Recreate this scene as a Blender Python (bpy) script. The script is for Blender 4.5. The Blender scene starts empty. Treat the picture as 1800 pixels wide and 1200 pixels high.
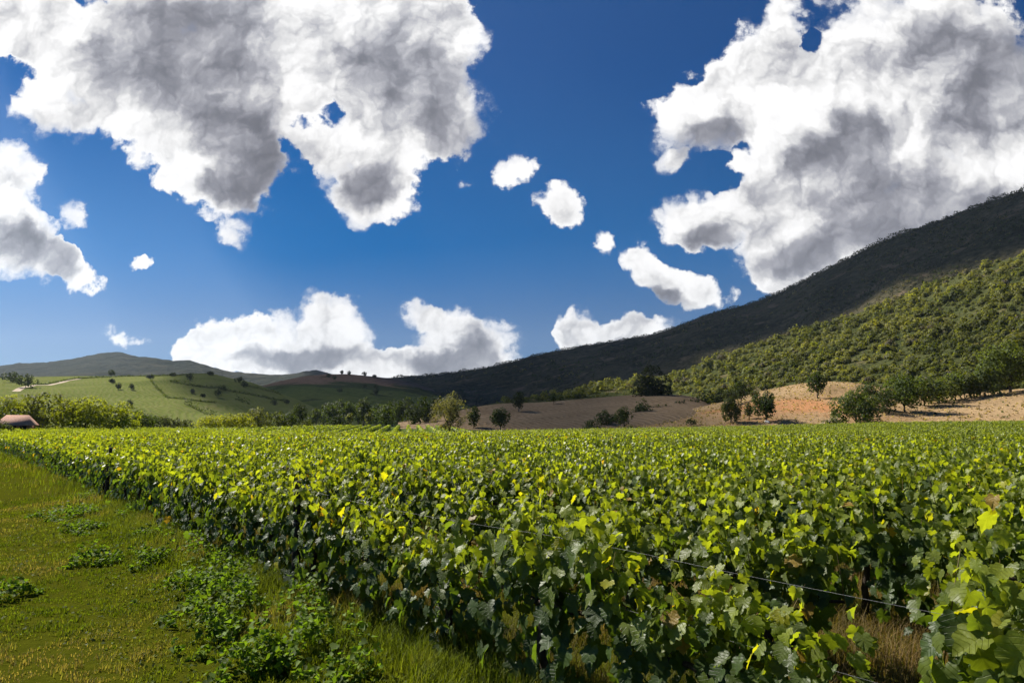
import bpy, bmesh, math, random
import numpy as np
from mathutils import Vector, Matrix, noise as mnoise
from mathutils.bvhtree import BVHTree

random.seed(7)
RNG = np.random.default_rng(11)
R = math.radians
SC = bpy.context.scene
COL = SC.collection

# ------------------------------------------------------------------ camera
FPX = 1200.0                      # focal length in photo pixels (photo is 1800 wide)
CAM_H = 2.3
PITCH = math.atan(145.0 / FPX)
CAM = Vector((0, 0, CAM_H))
cd = bpy.data.cameras.new("camera")
cd.sensor_width = 36.0
cd.sensor_fit = 'HORIZONTAL'
cd.lens = 36.0 * FPX / 1800.0
cd.clip_start = 0.05
cd.clip_end = 60000
cam = bpy.data.objects.new("camera", cd)
COL.objects.link(cam)
cam.location = CAM
cam.rotation_euler = (R(90) + PITCH, 0, 0)
SC.camera = cam

# ------------------------------------------------------------------ light
SUN_AZ = R(-53)                   # to the left of the view axis (+Y)
SUN_EL = R(43)
SUN_DIR = Vector((math.sin(SUN_AZ) * math.cos(SUN_EL), math.cos(SUN_AZ) * math.cos(SUN_EL), math.sin(SUN_EL)))
sd = bpy.data.lights.new("sun", 'SUN')
sd.energy = 5.0
sd.angle = R(0.53)
sd.color = (1.0, 0.945, 0.86)
sun = bpy.data.objects.new("sun", sd)
COL.objects.link(sun)
sun.location = SUN_DIR * 300
sun.rotation_euler = SUN_DIR.to_track_quat('Z', 'Y').to_euler()

SC.view_settings.view_transform = 'Standard'
SC.view_settings.look = 'None'
SC.view_settings.exposure = 0.85
SC.view_settings.gamma = 1.0
SC.view_settings.use_curve_mapping = False
SC.cycles.max_bounces = 6
SC.cycles.diffuse_bounces = 3
SC.cycles.transmission_bounces = 4
SC.cycles.glossy_bounces = 2
SC.cycles.transparent_max_bounces = 8
SC.cycles.volume_bounces = 1
SC.cycles.use_adaptive_sampling = True
SC.cycles.adaptive_threshold = 0.02
SC.cycles.sample_clamp_indirect = 6


def ray(u, v):
    """world direction through photo pixel (u, v)"""
    X = (u - 900.0) / FPX
    Y = (600.0 - v) / FPX
    c, s = math.cos(PITCH), math.sin(PITCH)
    return Vector((X, c - s * Y, s + c * Y))


def at_dist(u, v, d):
    """point seen at pixel (u, v) a horizontal distance d away"""
    r = ray(u, v)
    return CAM + r * (d / math.hypot(r.x, r.y))


# ------------------------------------------------------------------ node helpers
class N:
    """a socket with arithmetic"""
    def __init__(self, nt, s):
        self.nt, self.s = nt, s

    def _m(self, op, *a, clamp=False):
        n = self.nt.nodes.new('ShaderNodeMath')
        n.operation = op
        n.use_clamp = clamp
        for i, x in enumerate((self,) + a):
            if isinstance(x, N):
                self.nt.links.new(x.s, n.inputs[i])
            else:
                n.inputs[i].default_value = x
        return N(self.nt, n.outputs[0])

    def __add__(self, o): return self._m('ADD', o)
    __radd__ = __add__
    def __sub__(self, o): return self._m('SUBTRACT', o)
    def __rsub__(self, o): return (self * -1.0) + o
    def __mul__(self, o): return self._m('MULTIPLY', o)
    __rmul__ = __mul__
    def __truediv__(self, o): return self._m('DIVIDE', o)
    def madd(self, a, b): return self._m('MULTIPLY_ADD', a, b)
    def max(self, o): return self._m('MAXIMUM', o)
    def min(self, o): return self._m('MINIMUM', o)
    def clamp(self): return self._m('ADD', 0.0, clamp=True)
    def pow(self, o): return self._m('POWER', o)
    def abs(self): return self._m('ABSOLUTE')
    def frac(self): return self._m('FRACT')
    def gt(self, o): return self._m('GREATER_THAN', o)

    def sstep(self, a, b):
        n = self.nt.nodes.new('ShaderNodeMapRange')
        n.interpolation_type = 'SMOOTHSTEP'
        self.nt.links.new(self.s, n.inputs['Value'])
        n.inputs['From Min'].default_value = a
        n.inputs['From Max'].default_value = b
        return N(self.nt, n.outputs[0])


def lk(nt, a, b):
    nt.links.new(a.s if isinstance(a, N) else a, b)


def vmath(nt, op, a, b=None):
    n = nt.nodes.new('ShaderNodeVectorMath')
    n.operation = op
    for i, x in enumerate((a, b)):
        if x is None:
            continue
        if isinstance(x, (tuple, list, Vector)):
            n.inputs[i].default_value = x
        elif isinstance(x, (float, int)):
            n.inputs['Scale'].default_value = x
        elif op == 'SCALE' and i == 1:
            lk(nt, x, n.inputs['Scale'])
        else:
            lk(nt, x, n.inputs[i])
    return n.outputs['Value'] if op in ('LENGTH', 'DOT_PRODUCT', 'DISTANCE') else n.outputs['Vector']


def sepxyz(nt, v):
    n = nt.nodes.new('ShaderNodeSeparateXYZ')
    lk(nt, v, n.inputs[0])
    return [N(nt, o) for o in n.outputs]


def comb(nt, x, y, z):
    n = nt.nodes.new('ShaderNodeCombineXYZ')
    for i, a in enumerate((x, y, z)):
        if isinstance(a, N):
            lk(nt, a, n.inputs[i])
        else:
            n.inputs[i].default_value = a
    return n.outputs[0]


def nz(nt, vec, scale, detail=4, rough=0.55, lac=2.0, dist=0.0, out='Fac', dims='3D'):
    n = nt.nodes.new('ShaderNodeTexNoise')
    n.noise_dimensions = dims
    n.inputs['Scale'].default_value = scale
    n.inputs['Detail'].default_value = detail
    n.inputs['Roughness'].default_value = rough
    n.inputs['Lacunarity'].default_value = lac
    n.inputs['Distortion'].default_value = dist
    if vec is not None:
        lk(nt, vec, n.inputs['Vector'])
    return N(nt, n.outputs[0]) if out == 'Fac' else n.outputs['Color']


def vor(nt, vec, scale, detail=0, rough=0.5, feature='F1', rnd=1.0, out='Distance', smooth=0.3, dims='3D'):
    n = nt.nodes.new('ShaderNodeTexVoronoi')
    n.feature = feature
    n.inputs['Scale'].default_value = scale
    n.voronoi_dimensions = dims
    n.inputs['Detail'].default_value = detail
    n.inputs['Roughness'].default_value = rough
    n.inputs['Randomness'].default_value = rnd
    if feature == 'SMOOTH_F1':
        n.inputs['Smoothness'].default_value = smooth
    if vec is not None:
        lk(nt, vec, n.inputs['Vector'])
    return N(nt, n.outputs[out]) if out == 'Distance' else n.outputs[out]


def mixc(nt, f, a, b, blend='MIX'):
    n = nt.nodes.new('ShaderNodeMix')
    n.data_type = 'RGBA'
    n.blend_type = blend
    if isinstance(f, N):
        lk(nt, f, n.inputs[0])
    else:
        n.inputs[0].default_value = f
    for i, x in ((6, a), (7, b)):
        if isinstance(x, (tuple, list)):
            n.inputs[i].default_value = (*x[:3], 1)
        else:
            lk(nt, x, n.inputs[i])
    return n.outputs[2]


# ------------------------------------------------------------------ sky with its clouds
W = bpy.data.worlds.new("World")
SC.world = W
W.use_nodes = True
def plane(u, v):
    r = ray(u, v)
    return r.x / r.y, r.z / r.y


# cumulus lobes: photo pixel centre, radii, tilt (deg, clockwise on the picture)
LOBES = [
    # large cloud, upper left
    (290, 60, 300, 150, 0), (600, 50, 255, 170, 0), (330, 235, 190, 115, 32), (400, 315, 125, 85, 10),
    (650, 265, 150, 90, -10), (790, 190, 98, 105, 0), (655, 345, 85, 62, 0), (90, 190, 90, 60, 20),
    (20, 25, 120, 70, 0), (200, 150, 140, 90, 30), (770, 50, 95, 110, 0), (500, 170, 170, 130, 0), (60, 60, 80, 60, 0), (690, 165, 120, 90, 0),
    # left edge cloud
    (5, 330, 92, 95, 20), (30, 430, 125, 66, 25), (115, 472, 92, 34, 28), (135, 400, 34, 64, -20, .65),
    # small puffs
    (907, 299, 38, 44, 0, .85), (978, 365, 56, 46, 20, .95), (1055, 418, 44, 38, 0, .60), (815, 313, 26, 12, 0, .7),
    (241, 455, 30, 13, 0, .7), (229, 597, 56, 26, 20, .62), (405, 412, 54, 36, 0, .62), (1180, 287, 36, 24, 0, .65),
    # large cloud, right
    (1235, 205, 130, 92, -25), (1330, 120, 100, 88, -20), (1385, 40, 40, 78, 10), (1570, 110, 180, 190, 0),
    (1740, 190, 230, 260, 0), (1430, 250, 170, 125, -20), (1230, 395, 82, 72, 0), (1370, 365, 150, 88, -15),
    (1520, 370, 210, 130, 0), (1405, 455, 120, 78, 0), (1480, 180, 150, 140, 0), (1345, 300, 110, 60, -20),
    (1400, 500, 80, 60, 0), (1700, 380, 190, 80, -20),
    # small clouds over the ridge
    (1126, 460, 48, 56, 20, .9), (1155, 508, 58, 46, 20, .9), (1222, 525, 86, 44, 0, .9),
    (1060, 588, 120, 42, 0, .95), (1010, 564, 58, 50, 0, .9), (1122, 580, 84, 34, 0, .9),
    # low clouds at the horizon
    (395, 598, 92, 64, 0), (500, 605, 136, 62, 0), (595, 600, 82, 56, 0), (600, 645, 150, 44, 0), (470, 648, 150, 36, 0),
    (586, 539, 58, 34, 0, .85), (345, 622, 50, 48, 0), (795, 598, 70, 70, 0), (845, 608, 84, 60, 0),
    (745, 645, 90, 38, 0), (740, 559, 50, 34, 10, .85), (790, 645, 160, 36, 0),
]
# thick parts whose undersides are grey
CORES = [
    (330, 85, 260, 150, 15), (450, 255, 150, 80, 30), (690, 130, 160, 120, 0), (420, 330, 105, 45, 0),
    (800, 235, 110, 62, 0), (650, 325, 75, 48, 0), (30, 435, 135, 52, 22), (1580, 355, 185, 95, 0),
    (1720, 130, 200, 160, 0), (1430, 450, 150, 42, -20), (1250, 240, 95, 45, -20), (1480, 250, 140, 60, -20),
    (520, 630, 170, 26, 0), (800, 640, 130, 26, 0), (850, 615, 60, 30, 0), (1170, 535, 60, 18, 20),
    (1075, 600, 80, 14, 0), (1250, 420, 60, 35, 0), (1700, 420, 220, 70, -25),
]
HOLES = [(574, 206, 36, 32, 20, .7), (530, 226, 36, 14, 0, .45), (1282, 312, 40, 18, -20, .75), (1690, 348, 44, 20, -20, .7), (1250, 292, 40, 16, -20, .7),
         (250, 205, 50, 18, 20, .7), (125, 165, 60, 16, 30, .75), (1432, 78, 26, 22, -60, .9), (1300, 262, 30, 12, -20, .6)]


def lobe_field(nt, q, l, lobes):
    """sum of clamped (1 - r^2) over elliptical lobes; q = (a^2, ab, b^2), l = (a, b, 1)"""
    tot = None
    base = l
    for i, (u, v, ru, rv, ang, *wt) in enumerate(lobes):
        ca, cb = plane(u, v)
        ca2, cb2 = plane(u + 4, v)
        kx = abs(ca2 - ca) / 4
        ca3, cb3 = plane(u, v + 4)
        ky = abs(cb3 - cb) / 4
        A, B = ru * kx, rv * ky
        t = -R(ang)
        c, s = math.cos(t), math.sin(t)
        # ((c x + s y)/A)^2 + ((-s x + c y)/B)^2 with x = a - ca, y = b - cb
        qa = c * c / A ** 2 + s * s / B ** 2
        qb = 2 * c * s * (1 / A ** 2 - 1 / B ** 2)
        qc = s * s / A ** 2 + c * c / B ** 2
        la = -2 * qa * ca - qb * cb
        lb = -2 * qc * cb - qb * ca
        l0 = qa * ca * ca + qb * ca * cb + qc * cb * cb
        if i and i % 8 == 0:      # keeps the shader's evaluation in sequence, eight lobes at a time
            l = after(nt, base, tot)
        d1 = N(nt, vmath(nt, 'DOT_PRODUCT', q, (-qa, -qb, -qc)))
        d2 = N(nt, vmath(nt, 'DOT_PRODUCT', l, (-la, -lb, 1 - l0)))
        f = d1._m('ADD', d2, clamp=True)
        if wt:
            tot = f * wt[0] if tot is None else f.madd(wt[0], tot)
        else:
            tot = f if tot is None else tot + f
    return tot


def after(nt, vec, s):
    m = nt.nodes.new('ShaderNodeVectorMath')
    m.operation = 'MULTIPLY_ADD'
    lk(nt, s, m.inputs[0])
    m.inputs[1].default_value = (1e-9, 1e-9, 0)
    lk(nt, vec, m.inputs[2])
    return m.outputs[0]


def build_world():
    nt = W.node_tree
    nt.nodes.clear()
    out = nt.nodes.new('ShaderNodeOutputWorld')
    bg = nt.nodes.new('ShaderNodeBackground')
    sky = nt.nodes.new('ShaderNodeTexSky')
    sky.sky_type = 'NISHITA'
    sky.sun_disc = False
    sky.sun_elevation = SUN_EL
    sky.sun_rotation = SUN_AZ
    sky.altitude = 600
    sky.air_density = 0.85
    sky.dust_density = 0.25
    sky.ozone_density = 3.0
    tc = nt.nodes.new('ShaderNodeTexCoord')
    x, y, z = sepxyz(nt, tc.outputs['Generated'])
    front = y.sstep(0.02, 0.12)
    ys = y.max(0.02)
    p = comb(nt, x / ys, z / ys, 0.0)
    # billowing edge: warp the lookup, then add fractal detail
    wx, wy, _ = sepxyz(nt, nz(nt, p, 6.0, 4, 0.55, out='Color', dims='2D'))
    fx, fy, _ = sepxyz(nt, nz(nt, p, 34.0, 3, 0.6, out='Color', dims='2D'))
    a, b, _ = sepxyz(nt, p)
    a = a + (wx - 0.5) * 0.075 + (fx - 0.5) * 0.026
    b = b + (wy - 0.5) * 0.065 + (fy - 0.5) * 0.022
    q = comb(nt, a * a, a * b, b * b)
    l = comb(nt, a, b, 1.0)
    f = lobe_field(nt, q, l, LOBES)
    l = after(nt, l, f)
    holes = lobe_field(nt, q, l, HOLES)
    l = after(nt, l, holes)
    core = lobe_field(nt, q, l, CORES)
    p = after(nt, p, core)
    pw = after(nt, l, core)
    sv = Vector((-0.62, 0.78))
    n1 = nz(nt, p, 14.0, 8, 0.64, 2.15, dims='2D')
    nl = nz(nt, pw, 5.0, 3, 0.5, 2.1, dims='2D')
    pv = comb(nt, a + (n1 - 0.5) * 0.03, b + (n1 - 0.5) * 0.03, 0.0)
    v1 = vor(nt, pv, 11.0, 3, 0.6, 'F1', dims='2D')
    v2 = vor(nt, vmath(nt, 'ADD', pv, (sv.x * 0.009, sv.y * 0.009, 0)), 11.0, 3, 0.6, 'F1', dims='2D')
    v3 = vor(nt, vmath(nt, 'ADD', pv, (sv.x * 0.045, sv.y * 0.045, 0)), 11.0, 1, 0.6, 'F1', dims='2D')
    dens = f.min(1.45) + (f - 0.55)._m('MULTIPLY', 1.6, clamp=True) * 0.55 - holes * 1.5 + (n1 - 0.5) * 1.5 + (0.42 - v1) * 0.55
    dens = dens - (f * -10.0)._m('ADD', 1.0, clamp=True) * 1.5      # none away from the lobes
    wisp = nl.sstep(0.42, 0.66)
    alpha = (dens.sstep(0.06, 0.40) * (wisp * -0.75 + 1.0) + dens.sstep(-0.10, 0.80) * (wisp * 0.75)) * front
    relief = (v2 - v1) * 0.34 + (v3 - v1) * 0.46
    thick = (core * 0.95 + (nl - 0.5) * 1.35 + (n1 - 0.5) * 0.22 + (f.min(1.2) - 0.95) * 0.4 + (v1 - 0.42) * 0.25).sstep(-0.12, 1.22)
    edge = dens.sstep(0.1, 0.9)
    shade = 1.08 - thick * 0.76 + relief * (thick * -0.30 + 0.8) * edge - (0.5 - n1) * (thick * -0.10 + 0.16) - (0.5 - nl) * thick * 0.35 - edge * 0.05
    shade = shade.sstep(-0.10, 1.12) * 0.82 + 0.26
    tint = mixc(nt, shade.sstep(0.25, 0.95), (0.92, 0.93, 1.06), (1.0, 0.99, 0.985))
    sc = nt.nodes.new('ShaderNodeVectorMath')
    sc.operation = 'SCALE'
    nt.links.new(tint, sc.inputs[0])
    lk(nt, shade.pow(1.25) * EXPO, sc.inputs['Scale'])
    # sky in picture units
    el = z / ys
    e1, e2 = el.sstep(0.10, 0.28), el.sstep(0.28, 0.60)
    tintv = comb(nt, (e1 * -0.20 - e2 * 0.085 + 0.275) * SKY_K, (e1 * 0.05 - e2 * 0.12 + 0.405) * SKY_K, (e1 * 0.17 - e2 * 0.06 + 0.575) * SKY_K)
    skyc = vmath(nt, 'MULTIPLY', sky.outputs[0], tintv)
    colr = mixc(nt, alpha, skyc, sc.outputs[0])
    # strength stays in the usual range: everything above is divided by it
    bg.inputs['Strength'].default_value = SKY_S
    k = nt.nodes.new('ShaderNodeVectorMath')
    k.operation = 'SCALE'
    k.inputs['Scale'].default_value = 1.0 / SKY_S
    nt.links.new(colr, k.inputs[0])
    nt.links.new(k.outputs[0], bg.inputs['Color'])
    nt.links.new(bg.outputs[0], out.inputs['Surface'])


SKY_S = 0.10          # Background strength
EXPO = 2.0 ** -SC.view_settings.exposure
SKY_K = 0.10 * EXPO          # Nishita radiance -> picture units
build_world()
W.cycles.sampling_method = 'MANUAL'
W.cycles.sample_map_resolution = 256
# ------------------------------------------------------------------ object helpers
def tag(o, label=None, cat=None, group=None, kind=None):
    if label: o['label'] = label
    if cat: o['category'] = cat
    if group: o['group'] = group
    if kind: o['kind'] = kind
    return o


def mesh_np(name, V, F, mats, tint=None, uv=None, fmat=None, smooth=False):
    """mesh from arrays; F is (n, k) with one k, or a list of such arrays"""
    me = bpy.data.meshes.new(name)
    V = np.asarray(V, np.float32)
    Fs = F if isinstance(F, list) else [F]
    Fs = [np.asarray(f, np.int32) for f in Fs if len(f)]
    nl = sum(f.size for f in Fs)
    nf = sum(len(f) for f in Fs)
    me.vertices.add(len(V))
    me.vertices.foreach_set('co', V.ravel())
    me.loops.add(nl)
    me.polygons.add(nf)
    me.loops.foreach_set('vertex_index', np.concatenate([f.ravel() for f in Fs]))
    tot = np.concatenate([np.full(len(f), f.shape[1], np.int32) for f in Fs])
    st = np.concatenate([[0], np.cumsum(tot)[:-1]]).astype(np.int32)
    me.polygons.foreach_set('loop_start', st)
    me.polygons.foreach_set('loop_total', tot)
    if fmat is not None:
        me.polygons.foreach_set('material_index', np.asarray(fmat, np.int32))
    if smooth:
        me.polygons.foreach_set('use_smooth', np.ones(nf, bool))
    for m in (mats if isinstance(mats, (list, tuple)) else [mats]):
        me.materials.append(m)
    me.update(calc_edges=True)
    if tint is not None:
        at = me.color_attributes.new('tint', 'FLOAT_COLOR', 'POINT')
        c = np.ones((len(V), 4), np.float32)
        c[:, :3] = tint
        at.data.foreach_set('color', c.ravel())
    if uv is not None:
        at = me.attributes.new('leafuv', 'FLOAT2', 'POINT')
        at.data.foreach_set('vector', np.asarray(uv, np.float32).ravel())
    return me


def link(name, me, parent=None, loc=None, rz=0.0, sc=None):
    o = bpy.data.objects.new(name, me)
    COL.objects.link(o)
    if parent is not None:
        o.parent = parent
    if loc is not None:
        o.location = loc
    if rz:
        o.rotation_euler = (0, 0, rz)
    if sc is not None:
        o.scale = (sc, sc, sc) if isinstance(sc, (int, float)) else sc
    return o


def new_mat(name):
    m = bpy.data.materials.new(name)
    m.use_nodes = True
    nt = m.node_tree
    b = nt.nodes['Principled BSDF']
    return m, nt, b


def geo_pos(nt):
    return nt.nodes.new('ShaderNodeNewGeometry').outputs['Position']


# value noise in numpy (for shaping meshes)
def vnoise2(x, y, seed=0):
    xi, yi = np.floor(x).astype(np.int64), np.floor(y).astype(np.int64)
    fx, fy = x - xi, y - yi
    fx, fy = fx * fx * (3 - 2 * fx), fy * fy * (3 - 2 * fy)

    def h(a, b):
        n = (a * 374761393 + b * 668265263 + seed * 1442695041) & 0xffffffff
        n = ((n ^ (n >> 13)) * 1274126177) & 0xffffffff
        return ((n ^ (n >> 16)) & 0xffff) / 65535.0
    return (h(xi, yi) * (1 - fx) + h(xi + 1, yi) * fx) * (1 - fy) + (h(xi, yi + 1) * (1 - fx) + h(xi + 1, yi + 1) * fx) * fy


def fbm(x, y, oct=4, seed=0, gain=0.5):
    s, a, t = 0, 1.0, 0
    for i in range(oct):
        s = s + a * (vnoise2(x * 2 ** i + 17.3 * i, y * 2 ** i - 9.1 * i, seed + i) - 0.5)
        t += a
        a *= gain
    return s / t * 2


def sst(a, b, x):
    t = np.clip((x - a) / (b - a), 0, 1)
    return t * t * (3 - 2 * t)


# ------------------------------------------------------------------ the ground sheet
def ground_z(x, y):
    x = np.asarray(x, float)
    y = np.asarray(y, float)
    d = np.hypot(x, y)
    rise = sst(55, 200, d) * (-0.15 + 1.75 * sst(-25, 125, x))
    rise = rise - 0.48 * sst(35, 110, d) * sst(95, 25, x) + sst(120, 238, d) * 1.35 * sst(60, -40, x)
    rise = rise + fbm(x / 45, y / 45, 2, 3) * 0.18 * sst(20, 90, d)
    return rise + fbm(x / 3.2, y / 3.2, 3, 5) * 0.05


def ground_mat():
    m, nt, b = new_mat('earth')
    p = geo_pos(nt)
    a = nz(nt, p, 0.35, 5, 0.6)
    c = nz(nt, p, 4.0, 5, 0.65)
    e = nz(nt, p, 0.03, 3, 0.5)
    soil = mixc(nt, c, (0.055, 0.042, 0.014), (0.15, 0.115, 0.045))
    grass = mixc(nt, c, (0.030, 0.038, 0.003), (0.085, 0.088, 0.007))
    col = mixc(nt, (a * 0.6 + c * 0.4).sstep(0.30, 0.42), soil, grass)
    far = mixc(nt, e.sstep(0.4, 0.6), (0.055, 0.085, 0.02), (0.09, 0.11, 0.03))
    d = N(nt, vmath(nt, 'LENGTH', p))
    nt.links.new(mixc(nt, d.sstep(120, 190), col, far), b.inputs['Base Color'])
    b.inputs['Roughness'].default_value = 1.0
    b.inputs['Specular IOR Level'].default_value = 0.0
    bp = nt.nodes.new('ShaderNodeBump')
    bp.inputs['Strength'].default_value = 0.8
    bp.inputs['Distance'].default_value = 0.04
    lk(nt, nz(nt, p, 18, 5, 0.7), bp.inputs['Height'])
    nt.links.new(bp.outputs[0], b.inputs['Normal'])
    return m


def polar_grid(f, r0, r1, nr, a0, a1, na):
    rr = np.geomspace(r0, r1, nr)
    aa = np.linspace(R(a0), R(a1), na)
    A, Q = np.meshgrid(aa, rr)
    X, Y = Q * np.sin(A), Q * np.cos(A)
    V = np.stack([X, Y, f(X, Y)], -1).reshape(-1, 3)
    i = np.arange(nr - 1)[:, None] * na + np.arange(na - 1)[None]
    F = np.stack([i, i + 1, i + na + 1, i + na], -1).reshape(-1, 4)
    return V, F


V, F = polar_grid(ground_z, 0.6, 8900, 330, -180, 180, 361)
ground = tag(link('ground', mesh_np('ground', V, F, ground_mat(), smooth=True)), kind='structure')
BV = {}


def bvh_add(name, V, F):
    BV[name] = BVHTree.FromPolygons([tuple(map(float, v)) for v in V], [tuple(map(int, f)) for f in F])


bvh_add('ground', V, F)


def drop(u, v, on=None):
    """the point of the terrain seen at pixel (u, v)"""
    best = None
    d = ray(u, v).normalized()
    for k, t in BV.items():
        if on and k not in on:
            continue
        h = t.ray_cast(CAM, d)
        if h[0] is not None and (best is None or h[3] < best[1]):
            best = (h[0], h[3], k)
    return best


def height(x, y):
    """top of the terrain at (x, y)"""
    z = -1e9
    for t in BV.values():
        h = t.ray_cast(Vector((x, y, 3000)), Vector((0, 0, -1)))
        if h[0] is not None:
            z = max(z, h[0].z)
    return z


# ------------------------------------------------------------------ hills
def interp(tab, x, k):
    xs = [t[0] for t in tab]
    ys = [t[k] for t in tab]
    return np.interp(x, xs, ys)


def hill(name, crest, base, prof=1.0, rough=0.0, rscale=100, seed=1, step=6, nj=60, back=0.5, mat=None, crest_rough=0.0, smooth=True):
    """crest: (u, v, distance) of the skyline; base: (u, distance, z) of the foot.
    A land form with a front slope, a crest and a back slope."""
    u = np.arange(crest[0][0], crest[-1][0] + 1, step)
    cv, cdist = interp(crest, u, 1), interp(crest, u, 2)
    # soften the polyline a little
    k = np.array([1, 2, 3, 2, 1.]) / 9
    cv = np.convolve(np.pad(cv, 2, mode='edge'), k, 'valid')
    cdist = np.convolve(np.pad(cdist, 2, mode='edge'), k, 'valid')
    bd, bz = interp(base, u, 1), interp(base, u, 2)
    cv = cv + crest_rough * fbm(u / 14.0, u * 0.0, 4, seed + 50, 0.6)
    s = np.concatenate([np.linspace(0, 1, nj), 1 + np.linspace(0, 1, nj // 4 + 1)[1:] * back])
    U, S = np.meshgrid(np.arange(len(u)), s)
    C = np.array([at_dist(a, b, c) for a, b, c in zip(u, cv, cdist)])
    az = np.arctan2(C[:, 0], C[:, 1])
    dist = bd[None] + (cdist - bd)[None] * s[:, None]
    zc = C[:, 2][None]
    zb = bz[None]
    up = np.clip(s, 0, 1)[:, None]
    dn = np.clip(s - 1, 0, None)[:, None] / back
    pr = up ** prof if np.isscalar(prof) else np.interp(up, *prof)
    z = zb + (zc - zb) * pr
    z = z - (zc - zb) * (dn * dn * 1.0 + dn * 0.15)
    X, Y = dist * np.sin(az)[None], dist * np.cos(az)[None]
    env = np.sin(np.pi * np.clip(up, 0, 1)) ** 0.7
    if rough:
        z = z + rough * env * np.clip((zc - zb) / (6 * rough), 0.1, 1) * fbm(X / rscale, Y / rscale, 5, seed, 0.5)
    V = np.stack([X, Y, z], -1).reshape(-1, 3)
    na = len(u)
    i = np.arange(len(s) - 1)[:, None] * na + np.arange(na - 1)[None]
    F = np.stack([i, i + 1, i + na + 1, i + na], -1).reshape(-1, 4)
    key = name
    while key in BV:
        key += '_'
    bvh_add(key, V, F)
    o = link(name, mesh_np(name, V, F, mat, smooth=smooth))
    return tag(o, kind='structure')


def scrub_mat(name, c1, c2, c3, sc=0.02, bump=1.0, fine=0.25):
    m, nt, b = new_mat(name)
    p = geo_pos(nt)
    a = nz(nt, p, sc, 6, 0.62)
    v = vor(nt, p, fine, 1, 0.6, 'F1')
    c = nz(nt, p, fine * 0.8, 4, 0.65)
    col = mixc(nt, (a * 0.6 + c * 0.5).sstep(0.40, 0.66), c1, c2)
    col = mixc(nt, (nz(nt, p, sc * 2.2, 4, 0.6) + (c - 0.5) * 0.3).sstep(0.56, 0.70) * 0.8, col, c3)
    nt.links.new(col, b.inputs['Base Color'])
    b.inputs['Roughness'].default_value = 1.0
    b.inputs['Specular IOR Level'].default_value = 0.0
    bp = nt.nodes.new('ShaderNodeBump')
    bp.inputs['Strength'].default_value = bump
    bp.inputs['Distance'].default_value = 2.0 / max(fine, 0.01) * 0.25
    lk(nt, c - v * 0.6, bp.inputs['Height'])
    nt.links.new(bp.outputs[0], b.inputs['Normal'])
    return m


def pasture_mat(name, g1, g2, dry, line_dir=0.3, line_sc=0.25):
    """grass hill: mown vine rows show as faint lines"""
    m, nt, b = new_mat(name)
    p = geo_pos(nt)
    x, y, z = sepxyz(nt, p)
    a = nz(nt, p, 0.012, 5, 0.6)
    c = nz(nt, p, 0.15, 5, 0.7)
    w = ((x * math.cos(line_dir) + y * math.sin(line_dir) + z * 2.0 + (a - 0.5) * 40) * line_sc).frac()
    w = (w - 0.5).abs() * 2.0
    col = mixc(nt, (a * 0.7 + c * 0.35).sstep(0.38, 0.66), g1, g2)
    col = mixc(nt, w.sstep(0.35, 0.9) * 0.35, col, dry)
    col = mixc(nt, nz(nt, p, 0.03, 4, 0.6).sstep(0.58, 0.72) * 0.6, col, dry)
    nt.links.new(col, b.inputs['Base Color'])
    b.inputs['Roughness'].default_value = 1.0
    b.inputs['Specular IOR Level'].default_value = 0.0
    bp = nt.nodes.new('ShaderNodeBump')
    bp.inputs['Strength'].default_value = 0.6
    bp.inputs['Distance'].default_value = 2.0
    lk(nt, c + w * 0.3, bp.inputs['Height'])
    nt.links.new(bp.outputs[0], b.inputs['Normal'])
    return m


def plough_mat(name, c1, c2, red, line_dir=0.7, period=1.6, red_at=None):
    m, nt, b = new_mat(name)
    p = geo_pos(nt)
    x, y, z = sepxyz(nt, p)
    a = nz(nt, p, 0.05, 4, 0.6)
    c = nz(nt, p, 1.1, 5, 0.75)
    wob = nz(nt, p, 0.08, 2, 0.5)
    t = (x * math.cos(line_dir) + y * math.sin(line_dir) + (wob - 0.5) * 8.0) / period
    w = ((t.frac() - 0.5).abs() * 2.0)
    v = vor(nt, p, 0.9, 1, 0.5, 'F1')
    col = mixc(nt, (a * 0.6 + c * 0.5).sstep(0.36, 0.70), c1, c2)
    col = mixc(nt, w.sstep(0.45, 0.95) * 0.45, col, tuple(k * 0.55 for k in c1))
    col = mixc(nt, (v * -1.0 + 0.42).sstep(0.0, 0.2) * c.sstep(0.45, 0.6) * 0.9, col, (0.42, 0.34, 0.22))
    if red_at is not None:
        d = N(nt, vmath(nt, 'DISTANCE', p, tuple(red_at[0])))
        col = mixc(nt, (d + (a - 0.5) * 60 + (c - 0.5) * 40 + (w - 0.5) * 14).sstep(red_at[1] * 1.15, red_at[1] * 0.2) * 0.75, col, red)
    nt.links.new(col, b.inputs['Base Color'])
    b.inputs['Roughness'].default_value = 1.0
    b.inputs['Specular IOR Level'].default_value = 0.0
    bp = nt.nodes.new('ShaderNodeBump')
    bp.inputs['Strength'].default_value = 1.0
    bp.inputs['Distance'].default_value = 0.5
    lk(nt, c * 0.6 + w * 0.5 - v * 0.3, bp.inputs['Height'])
    nt.links.new(bp.outputs[0], b.inputs['Normal'])
    return m


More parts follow.
